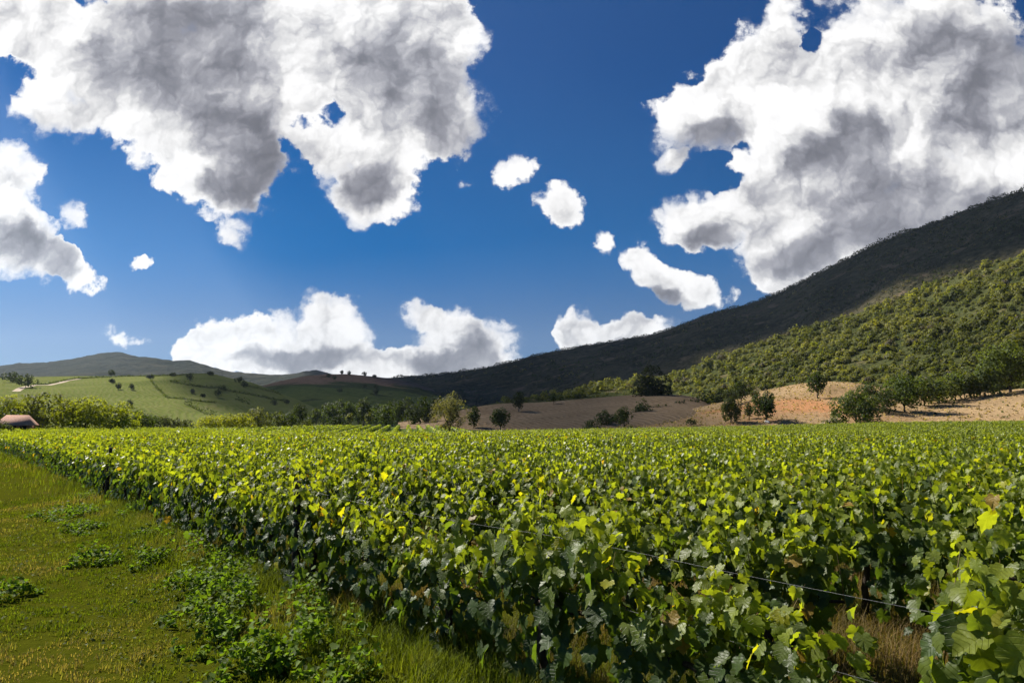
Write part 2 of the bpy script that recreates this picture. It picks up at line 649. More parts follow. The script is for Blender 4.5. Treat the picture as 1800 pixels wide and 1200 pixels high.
hill('mountain',
     [(-500, 640, 4200), (-300, 655, 4200), (-100, 646, 4200), (0, 642, 4200), (40, 637, 4200), (75, 637, 4200), (115, 632, 4100), (150, 626, 4000),
      (180, 619, 4000), (212, 618, 4000), (240, 627, 3900), (275, 629, 3800), (300, 634, 3700), (330, 631, 3600), (355, 640, 3500),
      (400, 652, 3400), (440, 656, 3300), (500, 659, 3200), (530, 655, 3200), (545, 650, 3200), (558, 648, 3200), (572, 656, 3200), (640, 662, 3200), (760, 678, 3200)],
     [(-500, 1500, 10), (760, 1500, 10)], prof=1.15, rough=150, rscale=700, seed=4, nj=70, crest_rough=2.2,
     mat=scrub_mat('far scrub', (0.028, 0.034, 0.026), (0.050, 0.052, 0.038), (0.075, 0.070, 0.05), 0.003, 1.0, 0.02))

hill('ridge',
     [(330, 720, 1500), (400, 700, 1500), (440, 684, 1500), (470, 675, 1500), (500, 668, 1550), (530, 662, 1600), (560, 658, 1600), (600, 657, 1600), (640, 660, 1600),
      (680, 664, 1600), (720, 670, 1600), (780, 690, 1600), (860, 720, 1600)],
     [(330, 620, 0.5), (860, 560, 1.0)], prof=1.0, rough=34, rscale=220, seed=9, crest_rough=1.0,
     mat=None)

hill('mountainside',
     [(600, 676, 2500), (640, 668, 2500), (690, 664, 2450), (750, 660, 2400), (800, 655, 2300), (850, 648, 2200), (900, 636, 2150), (960, 620, 2050), (1000, 613, 2000), (1080, 600, 1900),
      (1150, 588, 1800), (1200, 570, 1750), (1260, 548, 1700), (1300, 540, 1650), (1350, 523, 1600), (1400, 500, 1560), (1470, 465, 1500),
      (1530, 435, 1450), (1580, 412, 1420), (1650, 390, 1400), (1700, 370, 1380), (1750, 350, 1350), (1800, 336, 1330), (1900, 300, 1300), (2100, 262, 1300), (2500, 230, 1300)],
     [(600, 800, 2), (1000, 640, 2), (1400, 560, 5), (2500, 520, 5)], prof=1.25, rough=90, rscale=300, seed=21, nj=90, crest_rough=2.0,
     mat=scrub_mat('dark scrub', (0.020, 0.025, 0.013), (0.080, 0.070, 0.040), (0.17, 0.125, 0.080), 0.009, 1.0, 0.09))

hill('hill',
     [(-700, 690, 820), (-300, 676, 850), (-100, 670, 880), (0, 664, 900), (60, 662, 900), (130, 661, 900), (200, 661, 900), (280, 660, 900), (335, 656, 880), (372, 656, 860),
      (400, 663, 850), (440, 671, 840), (480, 686, 830), (520, 701, 820), (560, 717, 800), (620, 736, 780), (680, 744, 780)],
     [(-700, 330, 0.0), (680, 400, 0.5)], prof=0.92, rough=20, rscale=150, seed=31, crest_rough=0.5,
     mat=pasture_mat('hill pasture', (0.10, 0.125, 0.03), (0.155, 0.175, 0.048), (0.19, 0.175, 0.075)))

hill('hillside',
     [(780, 730, 480), (850, 712, 500), (900, 703, 520), (950, 697, 540), (1000, 686, 560), (1050, 674, 580), (1100, 668, 600), (1160, 661, 620), (1200, 652, 630),
      (1250, 632, 640), (1300, 614, 650), (1400, 583, 660), (1500, 553, 670), (1570, 528, 680), (1600, 515, 690), (1700, 478, 700), (1800, 446, 700),
      (1900, 412, 700), (2200, 350, 700), (2500, 330, 700)],
     [(780, 360, 1.0), (1100, 345, 3), (1400, 290, 8), (1800, 280, 6), (2500, 260, 6)], prof=1.12, rough=34, rscale=95, seed=41, crest_rough=1.0,
     mat=scrub_mat('understorey', (0.030, 0.040, 0.014), (0.07, 0.075, 0.028), (0.14, 0.11, 0.06), 0.02, 1.0, 0.3))

hill('ploughed_field',
     [(700, 742, 320), (780, 727, 330), (840, 714, 335), (880, 709, 335), (950, 707, 335), (1000, 703, 335), (1060, 698, 335), (1110, 694, 335), (1150, 692, 335),
      (1200, 694, 335), (1235, 701, 335), (1270, 720, 335), (1300, 740, 335)],
     [(700, 225, 0.3), (1300, 205, 0.6)], prof=0.85, rough=2.0, rscale=40, seed=51, mat=None)

hill('ploughed_field',
     [(1060, 751, 230), (1110, 744, 240), (1150, 734, 255), (1200, 722, 270), (1280, 704, 285), (1340, 687, 300), (1400, 675, 305), (1450, 670, 305), (1500, 672, 305), (1560, 683, 300),
      (1600, 692, 290), (1650, 697, 280), (1700, 691, 285), (1800, 683, 285), (1950, 670, 285), (2300, 650, 285)],
     [(1060, 195, 0.6), (1400, 198, 1.2), (1800, 200, 2.0), (2300, 200, 2.3)], prof=0.9, rough=1.6, rscale=30, seed=61, mat=None)


def set_mat(key, m):
    o = bpy.data.objects[key]
    o.data.materials.clear()
    o.data.materials.append(m)


def ridge_mat():
    m, nt, b = new_mat('ridge land')
    p = geo_pos(nt)
    x, y, z = sepxyz(nt, p)
    a = nz(nt, p, 0.008, 5, 0.6)
    c = nz(nt, p, 0.12, 5, 0.7)
    e = nz(nt, p, 0.02, 4, 0.6)
    green = mixc(nt, (a * 0.5 + c * 0.5).sstep(0.4, 0.62), (0.055, 0.080, 0.022), (0.10, 0.12, 0.035))
    brown = mixc(nt, c.sstep(0.35, 0.65), (0.13, 0.085, 0.06), (0.19, 0.125, 0.085))
    lim = z + (a - 0.5) * 60 + (e - 0.5) * 20
    col = mixc(nt, lim.sstep(66, 74), green, brown)
    dark = (lim.sstep(52, 60) * lim.sstep(74, 66)) * (e + 0.35)
    dark = (dark + e.sstep(0.57, 0.66) * 0.8).clamp()
    col = mixc(nt, dark, col, (0.028, 0.04, 0.015))
    nt.links.new(col, b.inputs['Base Color'])
    b.inputs['Roughness'].default_value = 1.0
    b.inputs['Specular IOR Level'].default_value = 0.0
    bp = nt.nodes.new('ShaderNodeBump')
    bp.inputs['Distance'].default_value = 4.0
    lk(nt, c + dark, bp.inputs['Height'])
    nt.links.new(bp.outputs[0], b.inputs['Normal'])
    return m


set_mat('ridge', ridge_mat())
set_mat('ploughed_field', plough_mat('dry furrows', (0.20, 0.142, 0.084), (0.29, 0.21, 0.128), (0.3, 0.16, 0.08), 0.35, 2.6))
set_mat('ploughed_field.001', plough_mat('stubble', (0.27, 0.178, 0.090), (0.41, 0.285, 0.155), (0.46, 0.20, 0.085), 1.15, 1.9,
                                         (drop(1385, 715, ['ploughed_field_'])[0], 24)))
# ------------------------------------------------------------------ leaves
def leaf_mat(name, trans_gain=(2.15, 2.05, 0.42), trans=0.5, rough=0.46, spec=0.36, veins=False, under=True):
    m, nt, b = new_mat(name)
    at = nt.nodes.new('ShaderNodeAttribute')
    at.attribute_name = 'tint'
    col = at.outputs['Color']
    if veins:
        uva = nt.nodes.new('ShaderNodeAttribute')
        uva.attribute_name = 'leafuv'
        ux, uy, _ = sepxyz(nt, uva.outputs['Vector'])
        ax = ux.abs()
        side = ((uy - ax * 0.75) * 5.0).frac()
        side = ((side - 0.5).abs() * 2.0).sstep(0.80, 1.0)
        mid = ax.sstep(0.035, 0.0)
        vein = side.max(mid)
        nn = nz(nt, geo_pos(nt), 22.0, 3, 0.6)
        col = mixc(nt, vein * 0.30, col, vmath(nt, 'MULTIPLY_ADD', col, (1.35, 1.3, 1.3)))
        col = mixc(nt, 1.0, col, mixc(nt, nn, (0.72, 0.74, 0.7), (1.28, 1.25, 1.2)), 'MULTIPLY')
        bp = nt.nodes.new('ShaderNodeBump')
        bp.inputs['Strength'].default_value = 0.7
        bp.inputs['Distance'].default_value = 0.008
        lk(nt, side * -1.0 + nn * 0.8, bp.inputs['Height'])
        nt.links.new(bp.outputs[0], b.inputs['Normal'])
    top = col
    if under:                                    # leaf undersides are paler and duller
        g = nt.nodes.new('ShaderNodeNewGeometry')
        pale = vmath(nt, 'ADD', vmath(nt, 'MULTIPLY', col, (1.15, 1.1, 1.15)), (0.012, 0.016, 0.005))
        top = mixc(nt, N(nt, g.outputs['Backfacing']), col, pale)
    nt.links.new(top, b.inputs['Base Color'])
    b.inputs['Roughness'].default_value = rough
    b.inputs['Specular IOR Level'].default_value = spec
    tr = nt.nodes.new('ShaderNodeBsdfTranslucent')
    nt.links.new(vmath(nt, 'MULTIPLY', col, trans_gain), tr.inputs['Color'])
    mx = nt.nodes.new('ShaderNodeMixShader')
    mx.inputs[0].default_value = trans
    nt.links.new(b.outputs[0], mx.inputs[1])
    nt.links.new(tr.outputs[0], mx.inputs[2])
    nt.links.new(mx.outputs[0], nt.nodes['Material Output'].inputs['Surface'])
    return m


def simple_mat(name, c1, c2, sc=8.0, rough=0.9, bump=0.5, dist=0.02, stretch=None, spec=0.2):
    m, nt, b = new_mat(name)
    tc = nt.nodes.new('ShaderNodeTexCoord').outputs['Object']
    if stretch:
        tc = vmath(nt, 'MULTIPLY', tc, stretch)
    n = nz(nt, tc, sc, 6, 0.65)
    nt.links.new(mixc(nt, n.sstep(0.3, 0.7), c1, c2), b.inputs['Base Color'])
    b.inputs['Roughness'].default_value = rough
    b.inputs['Specular IOR Level'].default_value = spec
    bp = nt.nodes.new('ShaderNodeBump')
    bp.inputs['Strength'].default_value = bump
    bp.inputs['Distance'].default_value = dist
    lk(nt, n, bp.inputs['Height'])
    nt.links.new(bp.outputs[0], b.inputs['Normal'])
    return m


M_LEAF = leaf_mat('vine leaf', veins=True)
M_LEAFB = leaf_mat('vine leaf far', rough=0.45, spec=0.40)
M_BARK = simple_mat('vine bark', (0.022, 0.015, 0.010), (0.075, 0.055, 0.038), 30, stretch=(1, 1, 0.25))
M_POST = simple_mat('weathered post', (0.018, 0.014, 0.011), (0.055, 0.044, 0.034), 25, stretch=(1, 1, 0.1))
M_WIRE = simple_mat('galvanised wire', (0.10, 0.10, 0.098), (0.24, 0.24, 0.23), 20, rough=0.45, spec=0.6)

# half outline of a grape leaf, stalk at the origin, tip at y = 1
HALF = [(0, 0.02), (.11, -.13), (.28, -.17), (.43, -.06), (.43, .08), (.53, .17), (.59, .33), (.49, .41), (.42, .43), (.47, .58), (.36, .70), (.22, .70), (.14, .85), (0, 1.0)]
OUT = HALF + [(-x, y) for x, y in HALF[-2:0:-1]]
T_HI = (np.array([(0, 0.3)] + OUT, float), np.array([(0, i, i % len(OUT) + 1) for i in range(1, len(OUT) + 1)]))
T_MID = (np.array([(0, 0), (.46, -.08), (.55, .42), (0, 1.0), (-.55, .42), (-.46, -.08)], float), np.array([(0, 1, 2, 3), (0, 3, 4, 5)]))
T_LOW = (np.array([(-.1, -.1), (.5, .2), (.1, 1.0), (-.5, .5)], float), np.array([(0, 1, 2, 3)]))


def unit(a):
    return a / np.maximum(np.linalg.norm(a, axis=1, keepdims=True), 1e-9)


def leaves(T, P, Nn, D, S, tint, rng, fold=0.25, curl=0.35):
    """P positions, Nn normals, D tip directions, S widths -> V, F, tint, uv"""
    t2, tf = T
    n = len(P)
    Z = unit(Nn)
    Y = unit(D - (D * Z).sum(1, keepdims=True) * Z)
    X = np.cross(Y, Z)
    x, y = t2[:, 0][None], t2[:, 1][None]
    fo = rng.normal(fold, 0.18, (n, 1))
    cu = rng.normal(-curl, 0.25, (n, 1))
    z = fo * np.abs(x) + cu * (y - 0.1) ** 2 - 0.25 * fo * x * x
    if len(t2) > 8:
        z = z + rng.normal(0, 0.035, (n, len(t2)))
    asp = rng.uniform(0.85, 1.1, (n, 1))
    V = P[:, None] + S[:, None, None] * ((x * asp)[..., None] * X[:, None] + y[..., None] * Y[:, None] + z[..., None] * Z[:, None])
    k = len(t2)
    F = (tf[None] + (np.arange(n) * k)[:, None, None]).reshape(-1, tf.shape[1])
    tn = np.repeat(tint, k, axis=0)
    uv = np.tile(t2, (n, 1))
    return V.reshape(-1, 3), F, tn, uv


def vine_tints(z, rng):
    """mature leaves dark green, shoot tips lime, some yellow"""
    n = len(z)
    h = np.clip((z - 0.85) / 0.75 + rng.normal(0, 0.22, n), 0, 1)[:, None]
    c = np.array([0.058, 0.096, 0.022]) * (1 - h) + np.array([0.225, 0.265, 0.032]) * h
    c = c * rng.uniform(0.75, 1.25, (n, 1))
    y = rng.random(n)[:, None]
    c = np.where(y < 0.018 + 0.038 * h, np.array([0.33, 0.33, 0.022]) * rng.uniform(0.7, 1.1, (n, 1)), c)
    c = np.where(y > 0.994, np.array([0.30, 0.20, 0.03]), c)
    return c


def vine_leaves(T, n_shoot, per, n_fill, size, rng, hang=0, width=1.62):
    P, Nn, D, S = [], [], [], []
    for i in range(n_shoot):
        x0 = width * 0.5 * math.copysign(abs(-1 + 2 * (i + rng.random()) / n_shoot) ** 1.15, -1 + 2 * (i + .5) / n_shoot)
        y0 = rng.normal(0, 0.07)
        L = rng.uniform(0.70, 1.06) if rng.random() < 0.85 else rng.uniform(1.05, 1.22)
        lean = np.array([rng.normal(0, 0.13), rng.normal(0, 0.25)])
        droop = rng.uniform(0, 0.5) if rng.random() < 0.3 else 0.05
        if i < hang:
            L, droop = rng.uniform(1.2, 1.6), 1.9
            lean[1] = -rng.uniform(0.3, 0.6) if i % 2 else rng.uniform(0.2, 0.6)
        m = max(2, int(per * L))
        for j in range(m):
            t = (j + rng.random()) / m * L
            px = x0 + lean[0] * t
            py = y0 + lean[1] * t * (1 + 0.4 * t)
            pz = 0.72 + t * 0.94 - droop * t * t
            ang = rng.uniform(0, 2 * math.pi)
            off = rng.uniform(0.05, 0.14)
            o = np.array([math.cos(ang) * 0.7, math.sin(ang)])
            P.append((px + o[0] * off, py + o[1] * off, pz + 0.02))
            Nn.append((o[0] * 0.6 + rng.normal(0, .3), o[1] * 0.9 + rng.normal(0, .3), rng.uniform(0.0, 0.95)))
            D.append((o[0] + rng.normal(0, .4), o[1] + rng.normal(0, .4), -rng.uniform(0.6, 1.8)))
            S.append(size * rng.uniform(0.75, 1.15) * (1.0 - 0.45 * (t / L) ** 2.5))
    for i in range(n_fill):
        sd = rng.choice((-1, 1))
        pz = rng.uniform(0.22, 1.2)
        px = rng.uniform(-width / 2, width / 2) if pz > 1.0 else rng.choice((-0.40, 0.42)) + rng.normal(0, 0.15)      # one clump hangs on each arm
        bulge = 0.55 + 0.75 * math.exp(-((abs(px) - 0.41) / 0.2) ** 2)
        P.append((px, sd * abs(rng.normal(0.22, 0.09)) * bulge, pz))
        Nn.append((rng.normal(0, .4), sd * 1.0 + rng.normal(0, .3), rng.uniform(0.1, 0.9)))
        D.append((rng.normal(0, .5), sd * 0.4, -1.0))
        S.append(size * rng.uniform(0.8, 1.2))
    P, Nn, D, S = map(lambda a: np.array(a, float), (P, Nn, D, S))
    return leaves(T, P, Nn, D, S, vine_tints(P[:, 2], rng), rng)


def tube(pts, rad, k=6):
    """tapered tube through points -> V, quads"""
    pts = np.array(pts, float)
    n = len(pts)
    tg = np.gradient(pts, axis=0)
    tg = unit(tg)
    ref = np.where(np.abs(tg[:, 2:3]) > 0.8, np.array([[1.0, 0, 0]]), np.array([[0, 0, 1.0]]))
    a = unit(np.cross(tg, ref))
    b = np.cross(tg, a)
    th = np.linspace(0, 2 * math.pi, k, endpoint=False)
    rad = np.broadcast_to(np.asarray(rad, float), (n,))
    V = pts[:, None] + rad[:, None, None] * (np.cos(th)[None, :, None] * a[:, None] + np.sin(th)[None, :, None] * b[:, None])
    F = []
    for i in range(n - 1):
        for j in range(k):
            F.append((i * k + j, i * k + (j + 1) % k, (i + 1) * k + (j + 1) % k, (i + 1) * k + j))
    # caps
    F.append((0, k - 1, k - 2, k - 3)); F.append((0, k - 3, k - 4, k - 5)) if k >= 6 else None
    e = (n - 1) * k
    F.append((e, e + 1, e + 2, e + 3)); F.append((e, e + 3, e + 4, e + 5)) if k >= 6 else None
    return V.reshape(-1, 3), np.array(F)


def join(parts):
    V, F, o = [], [], 0
    for v, f in parts:
        V.append(v)
        F.append(np.asarray(f) + o)
        o += len(v)
    return np.concatenate(V), np.concatenate(F)


def vine_trunk(rng):
    p = [(0, 0, -0.08)]
    x = y = 0
    for z in np.linspace(0.05, 0.72, 7):
        x += rng.normal(0, 0.025)
        y += rng.normal(0, 0.02)
        p.append((x, y, z))
    parts = [tube(p, np.linspace(0.048, 0.030, 8) * rng.uniform(0.9, 1.25), 8)]
    for s in (-1, 1):
        q = [p[-1]]
        for i in range(1, 7):
            q.append((x + s * 0.13 * i, y * (1 - i / 6), 0.73 + rng.normal(0, 0.015)))
        parts.append(tube(q, np.linspace(0.026, 0.014, 7), 6))
    return mesh_np('trunk', *join(parts), M_BARK, smooth=True)


def vine_canes(rng, width=1.7):
    parts = []
    for i in range(6):
        x0 = -width / 2 + width * (i + rng.random()) / 6
        lx, ly = rng.normal(0, .2), rng.normal(0, .3)
        L = rng.uniform(0.45, 0.75)
        parts.append(tube([(x0 + lx * t, ly * t * (1 + .4 * t), 0.72 + t * .94) for t in np.linspace(0, L, 5)], np.linspace(0.006, 0.003, 5), 5))
    return join(parts)


M_CANE = simple_mat('green cane', (0.09, 0.10, 0.03), (0.16, 0.10, 0.04), 10)

# ------------------------------------------------------------------ where the rows run
g0 = ray(-95, 745)
RDIR = Vector((g0.x, g0.y, 0)).normalized()            # along the rows, away from the camera
RN = Vector((RDIR.y, -RDIR.x, 0))                       # across the rows, into the field
q0 = ray(540, 1030)
P0 = CAM + q0 * (-CAM_H / q0.z)
ROW_D = P0.dot(RN)
ROW_GAP = 2.15
VINE = 1.65


def on_row(u, v_ground):
    q = ray(u, v_ground)
    p = CAM + q * (-CAM_H / q.z)
    return p.dot(RDIR)


def row_s(u, k=0):
    """where along row k the picture column u falls (near the ground plane)"""
    q = ray(u, 1000)
    t = (ROW_D + k * ROW_GAP) / (q.x * RN.x + q.y * RN.y)
    return (q.x * RDIR.x + q.y * RDIR.y) * t


def rowp(k, s, dy=0.0):
    p = RN * (ROW_D + k * ROW_GAP + dy) + RDIR * s
    return p.x, p.y


S_NEAR, S_FAR = on_row(540, 1030), row_s(195)
GAPS = [(0, row_s(193) + 0.2, row_s(193) + 1.4)]


def field_end(az):
    """how far the main block reaches in each direction"""
    return np.interp(math.degrees(az), (-45, -26, -20, -16, -4, -1, 5, 20, 40), (190, 176, 135, 118, 118, 146, 158, 176, 196))


GAP_C = {0: row_s(1548), 1: row_s(1545, 1)}           # the vines stand wider apart here
PHASE = {k: c + VINE / 2 for k, c in GAP_C.items()}
spots = []
for k in range(0, 140):
    s = PHASE.get(k, -4.0 + (k * 0.61 % VINE))
    s = s - math.ceil((s + 4.0) / VINE) * VINE if s > -4.0 else s
    while s < 260:
        x, y = rowp(k, s + math.copysign(0.30, s - GAP_C[k]) if k in GAP_C else s)
        d = math.hypot(x, y)
        az = math.atan2(x, y)
        if y > 0 and abs(az) < R(40) + 2.6 / max(d, 2) and d < field_end(az) and not any(g[0] == k and g[1] < s < g[2] for g in GAPS):
            spots.append((d, x, y, k, s))
        s += VINE
spots.sort()
print('vines', len(spots))

NEAR_KINDS, MID_KINDS = [], []
for i in range(9):
    rg = np.random.default_rng(100 + i)
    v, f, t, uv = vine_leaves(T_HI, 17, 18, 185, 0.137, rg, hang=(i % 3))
    cv_, cf_ = vine_canes(rg)
    fm = np.concatenate([np.zeros(len(f), int), np.ones(len(cf_), int)])
    NEAR_KINDS.append((mesh_np('foliage', np.concatenate([v, cv_]), [f, cf_ + len(v)], [M_LEAF, M_CANE], np.concatenate([t, np.full((len(cv_), 3), .1)]),
                               np.concatenate([uv, np.zeros((len(cv_), 2))]), fmat=fm, smooth=True), vine_trunk(rg), None))
for i in range(7):
    rg = np.random.default_rng(200 + i)
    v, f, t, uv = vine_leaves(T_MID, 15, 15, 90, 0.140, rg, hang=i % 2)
    MID_KINDS.append((mesh_np('foliage', v, f, M_LEAFB, t, smooth=False), vine_trunk(rg), None))

ORD = ['first', 'second', 'third', 'fourth', 'fifth', 'sixth', 'seventh', 'eighth', 'ninth', 'tenth', 'eleventh', 'twelfth',
       'thirteenth', 'fourteenth', 'fifteenth', 'sixteenth', 'seventeenth', 'eighteenth', 'nineteenth', 'twentieth']
front = sorted([(s, i) for i, (d, x, y, k, s) in enumerate(spots[:300]) if k == 0])
front_label = {}
right = [i for s, i in front if s < S_NEAR][::-1]
midl = [i for s, i in front if S_NEAR <= s < S_FAR]
beyond = [i for s, i in front if s >= S_FAR]
for n_, i in enumerate(right):
    front_label[i] = 'front row grapevine, %s to the right of the nearest dark post' % ORD[n_]
for n_, i in enumerate(midl):
    front_label[i] = 'front row grapevine above the grass verge, %s to the left of the nearest dark post' % ORD[n_]
for n_, i in enumerate(beyond):
    front_label[i] = 'front row grapevine, %s beyond the farther dark post' % ORD[min(n_, 19)]

ANG = math.atan2(RDIR.y, RDIR.x)
prng = random.Random(5)
for i, (d, x, y, k, s) in enumerate(spots[:300]):
    near = d < 17
    kind = prng.choice(NEAR_KINDS if near else MID_KINDS)
    root = bpy.data.objects.new('grapevine', None)
    COL.objects.link(root)
    root.empty_display_size = 0.2
    root.location = (x, y, float(ground_z(x, y)))
    root.rotation_euler = (0, 0, ANG + (math.pi if prng.random() < 0.5 else 0) + prng.uniform(-.04, .04))
    sc = prng.uniform(0.93, 1.06)
    root.scale = (sc, prng.uniform(0.85, 1.15), sc * prng.uniform(0.86, 1.09))
    if i in front_label:
        lab, grp = front_label[i], 'grapevines of the front row'
    elif k == 1:
        lab, grp = 'leafy grapevine in the second row, just behind the front row', 'grapevines of the second row'
    elif k == 2:
        lab, grp = 'leafy grapevine in the third row from the grass verge', 'grapevines of the third row'
    elif d < 22:
        lab, grp = 'leafy grapevine in the rows behind the third, near the camera', 'grapevines of the near field'
    else:
        lab, grp = 'leafy grapevine among many alike in the middle of the field', 'grapevines of the middle field'
    tag(root, lab, 'grapevine', grp)
    link('foliage', kind[0], root)
    link('trunk', kind[1], root)

# the rest of the block: one mass of small leaves
PV, PF, PT = [], [], []
off = 0
LOW = []
for i in range(5):
    rg = np.random.default_rng(300 + i)
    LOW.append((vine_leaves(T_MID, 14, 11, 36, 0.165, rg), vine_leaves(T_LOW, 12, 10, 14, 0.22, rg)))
for i, (d, x, y, k, s) in enumerate(spots[300:]):
    v, f, t, _ = prng.choice(LOW)[0 if d < 70 else 1]
    a = ANG + (math.pi if prng.random() < 0.5 else 0)
    c, sn = math.cos(a), math.sin(a)
    zs = prng.uniform(0.92, 1.08)
    w = np.stack([v[:, 0] * c - v[:, 1] * sn + x, v[:, 0] * sn + v[:, 1] * c + y, v[:, 2] * zs + float(ground_z(x, y))], -1)
    PV.append(w.astype(np.float32))
    PF.append(f + off)
    PT.append(t * prng.uniform(0.85, 1.15))
    off += len(w)
far = link('vineyard', mesh_np('vineyard', np.concatenate(PV), np.concatenate(PF), M_LEAFB, np.concatenate(PT)))
tag(far, 'far mass of leafy vines filling the flat field', 'vineyard', kind='stuff')

# ------------------------------------------------------------------ posts and wires of the front rows
def post_mesh(h, r, rng):
    z = np.linspace(-0.25, h, 9)
    V, F = tube([(rng.normal(0, .004), rng.normal(0, .004), a) for a in z], r * np.linspace(1.08, 0.92, 9), 10)
    return V, F


def make_post(k, s, h, label, lean=(0, 0), dy=-0.27):
    rg = np.random.default_rng(int(abs(s) * 10) + k)
    x, y = rowp(k, s, dy)
    V, F = post_mesh(h, 0.055, rg)
    # rounded cap
    cap = [(0.052 * c * math.cos(a), 0.052 * c * math.sin(a), h + 0.03 * (1 - c * c)) for c in (1.0, 0.7) for a in np.linspace(0, 6.283, 10, endpoint=False)]
    n0 = len(V)
    V = np.concatenate([V, np.array(cap), np.array([(0, 0, h + 0.03)])])
    q = [(n0 + j, n0 + (j + 1) % 10, n0 + 10 + (j + 1) % 10, n0 + 10 + j) for j in range(10)]
    tr = [(n0 + 10 + j, n0 + 10 + (j + 1) % 10, n0 + 20) for j in range(10)]
    me = mesh_np('trellis_post', V, [np.concatenate([F, np.array(q)]), np.array(tr)], M_POST, smooth=True)
    o = link('trellis_post', me, loc=(x, y, float(ground_z(x, y))))
    o.rotation_euler = (lean[0], lean[1], 0)
    for z in (0.92, 1.36):
        a = np.linspace(0, 2 * math.pi, 9)
        link('wire_tie', mesh_np('wire_tie', *tube([(0.062 * math.cos(t), 0.062 * math.sin(t), z) for t in a], 0.004, 6), M_WIRE, smooth=True), o)
    return tag(o, label, 'post')


make_post(0, S_NEAR, 1.48, 'dark weathered wooden post in the front row, nearest one, above the grass', (0.02, -0.015), -0.17)
make_post(0, S_FAR, 1.58, 'dark wooden post standing in a gap of the front row, farther left', (-0.015, 0.02))


def make_wire(k, z, label, s0=-4.5, s1=46.0, dy=-0.06):
    pts = []
    for s in np.arange(s0, s1, 0.9):
        x, y = rowp(k, s, dy)
        t = ((s - S_NEAR) / 5.5) % 1.0
        pts.append((x, y, z - 0.05 * 4 * t * (1 - t) + float(ground_z(x, y)) * 0.4))
    o = link('trellis_wire', mesh_np('trellis_wire', *tube(pts, 0.0010, 6), M_WIRE, smooth=True))
    tag(o, label, 'wire')


make_wire(0, 1.36, 'upper thin grey trellis wire running through the front vine row')
make_wire(0, 0.92, 'lower thin grey trellis wire running through the front vine row')
# ------------------------------------------------------------------ grass verge, weeds, straw between the rows
def blade_mat(name, trans=0.35):
    return leaf_mat(name, trans_gain=(1.5, 1.5, 0.5), trans=trans, rough=0.7, spec=0.12, under=False)


M_GRASS = blade_mat('grass blade')
M_WEED = leaf_mat('weed leaf', trans_gain=(1.4, 1.5, 0.4), trans=0.42, rough=0.65, spec=0.15, under=False)


def blades(P, H, wd, tint, rng, lean=0.45):
    """curved tapering blades: 5 verts, quad + triangle"""
    n = len(P)
    a = rng.uniform(0, 2 * math.pi, n)
    l = np.abs(rng.normal(lean, 0.25, n)) * H
    b = a + rng.normal(0, 0.5, n)
    dx, dy = np.cos(b) * l, np.sin(b) * l
    wx, wy = -np.sin(a) * wd / 2, np.cos(a) * wd / 2
    V = np.zeros((n, 5, 3))
    V[:, 0] = P + np.stack([-wx, -wy, -0.01 * np.ones(n)], -1)
    V[:, 1] = P + np.stack([wx, wy, -0.01 * np.ones(n)], -1)
    m = P + np.stack([dx * 0.35, dy * 0.35, H * 0.6], -1)
    V[:, 2] = m + np.stack([wx * .7, wy * .7, 0 * H], -1)
    V[:, 3] = m - np.stack([wx * .7, wy * .7, 0 * H], -1)
    V[:, 4] = P + np.stack([dx, dy, H * rng.uniform(0.75, 1.0, n)], -1)
    i = np.arange(n)[:, None] * 5
    return V.reshape(-1, 3), i + np.array([[0, 1, 2, 3]]), i + np.array([[3, 2, 4]]), np.repeat(tint, 5, axis=0)


def frustum_ok(x, y, m=2.0):
    return (y > 1.0) & (np.abs(x) < 0.76 * y + m)


def row_off(x, y):
    """distance beyond the first row (negative on the verge)"""
    return x * RN.x + y * RN.y - ROW_D


grng = np.random.default_rng(77)


def scatter(n, rmin, rmax, power=1.0):
    az = grng.uniform(R(-40), R(41), n)
    d = (rmin ** power + grng.random(n) * (rmax ** power - rmin ** power)) ** (1 / power)
    x, y = d * np.sin(az), d * np.cos(az)
    return x, y, d


GV, GQ, GT3, GC = [], [], [], []
go = 0


def add_blades(x, y, H, wd, tint, lean=0.45):
    global go
    P = np.stack([x, y, ground_z(x, y)], -1)
    V, q, t, c = blades(P, H, wd, tint, grng, lean)
    GV.append(V); GQ.append(q + go); GT3.append(t + go); GC.append(c)
    go += len(V)


DRY_SPOTS = []
for (u, v, r) in [(12, 822, 3.5), (30, 880, 1.6), (70, 850, 2.0), (150, 885, 1.0), (205, 905, .9), (20, 1000, .6), (270, 1012, .5), (330, 1035, .45), (120, 1160, .5), (30, 1180, .8), (450, 1120, .25), (240, 1110, .35)]:
    q = ray(u, v)
    DRY_SPOTS.append((CAM + q * (-CAM_H / q.z), r))


def worn(x, y):
    w = 0 * x
    for c, r in DRY_SPOTS:
        w = np.maximum(w, 1 - np.hypot(x - c.x, y - c.y) / r + 0.7 * fbm(x / .5, y / .5, 3, 91))
    return np.clip(w, 0, 1)


def verge_tint(x, y, n, base):
    k = np.clip(0.5 + 0.75 * fbm(x / 1.3, y / 1.3, 4, 12) + 0.45 * fbm(x / .18, y / .18, 2, 13), 0, 1)[:, None]
    dry = np.clip(0.8 * worn(x, y) + fbm(x / 0.9 + 40, y / 2.2, 3, 15) * 1.8 - 0.28 + 0.45 * sst(-3.4, -6.0, row_off(x, y)) * sst(9, 14, np.hypot(x, y)) + grng.normal(0, 0.25, n), 0, 1)[:, None]
    c = base[0] * (1 - k) + base[1] * k
    c = c * (1 - dry) + np.array([0.30, 0.23, 0.085]) * dry
    return c * grng.uniform(0.55, 1.4, (n, 1))


GREEN = (np.array([0.088, 0.128, 0.008]), np.array([0.175, 0.205, 0.016]))
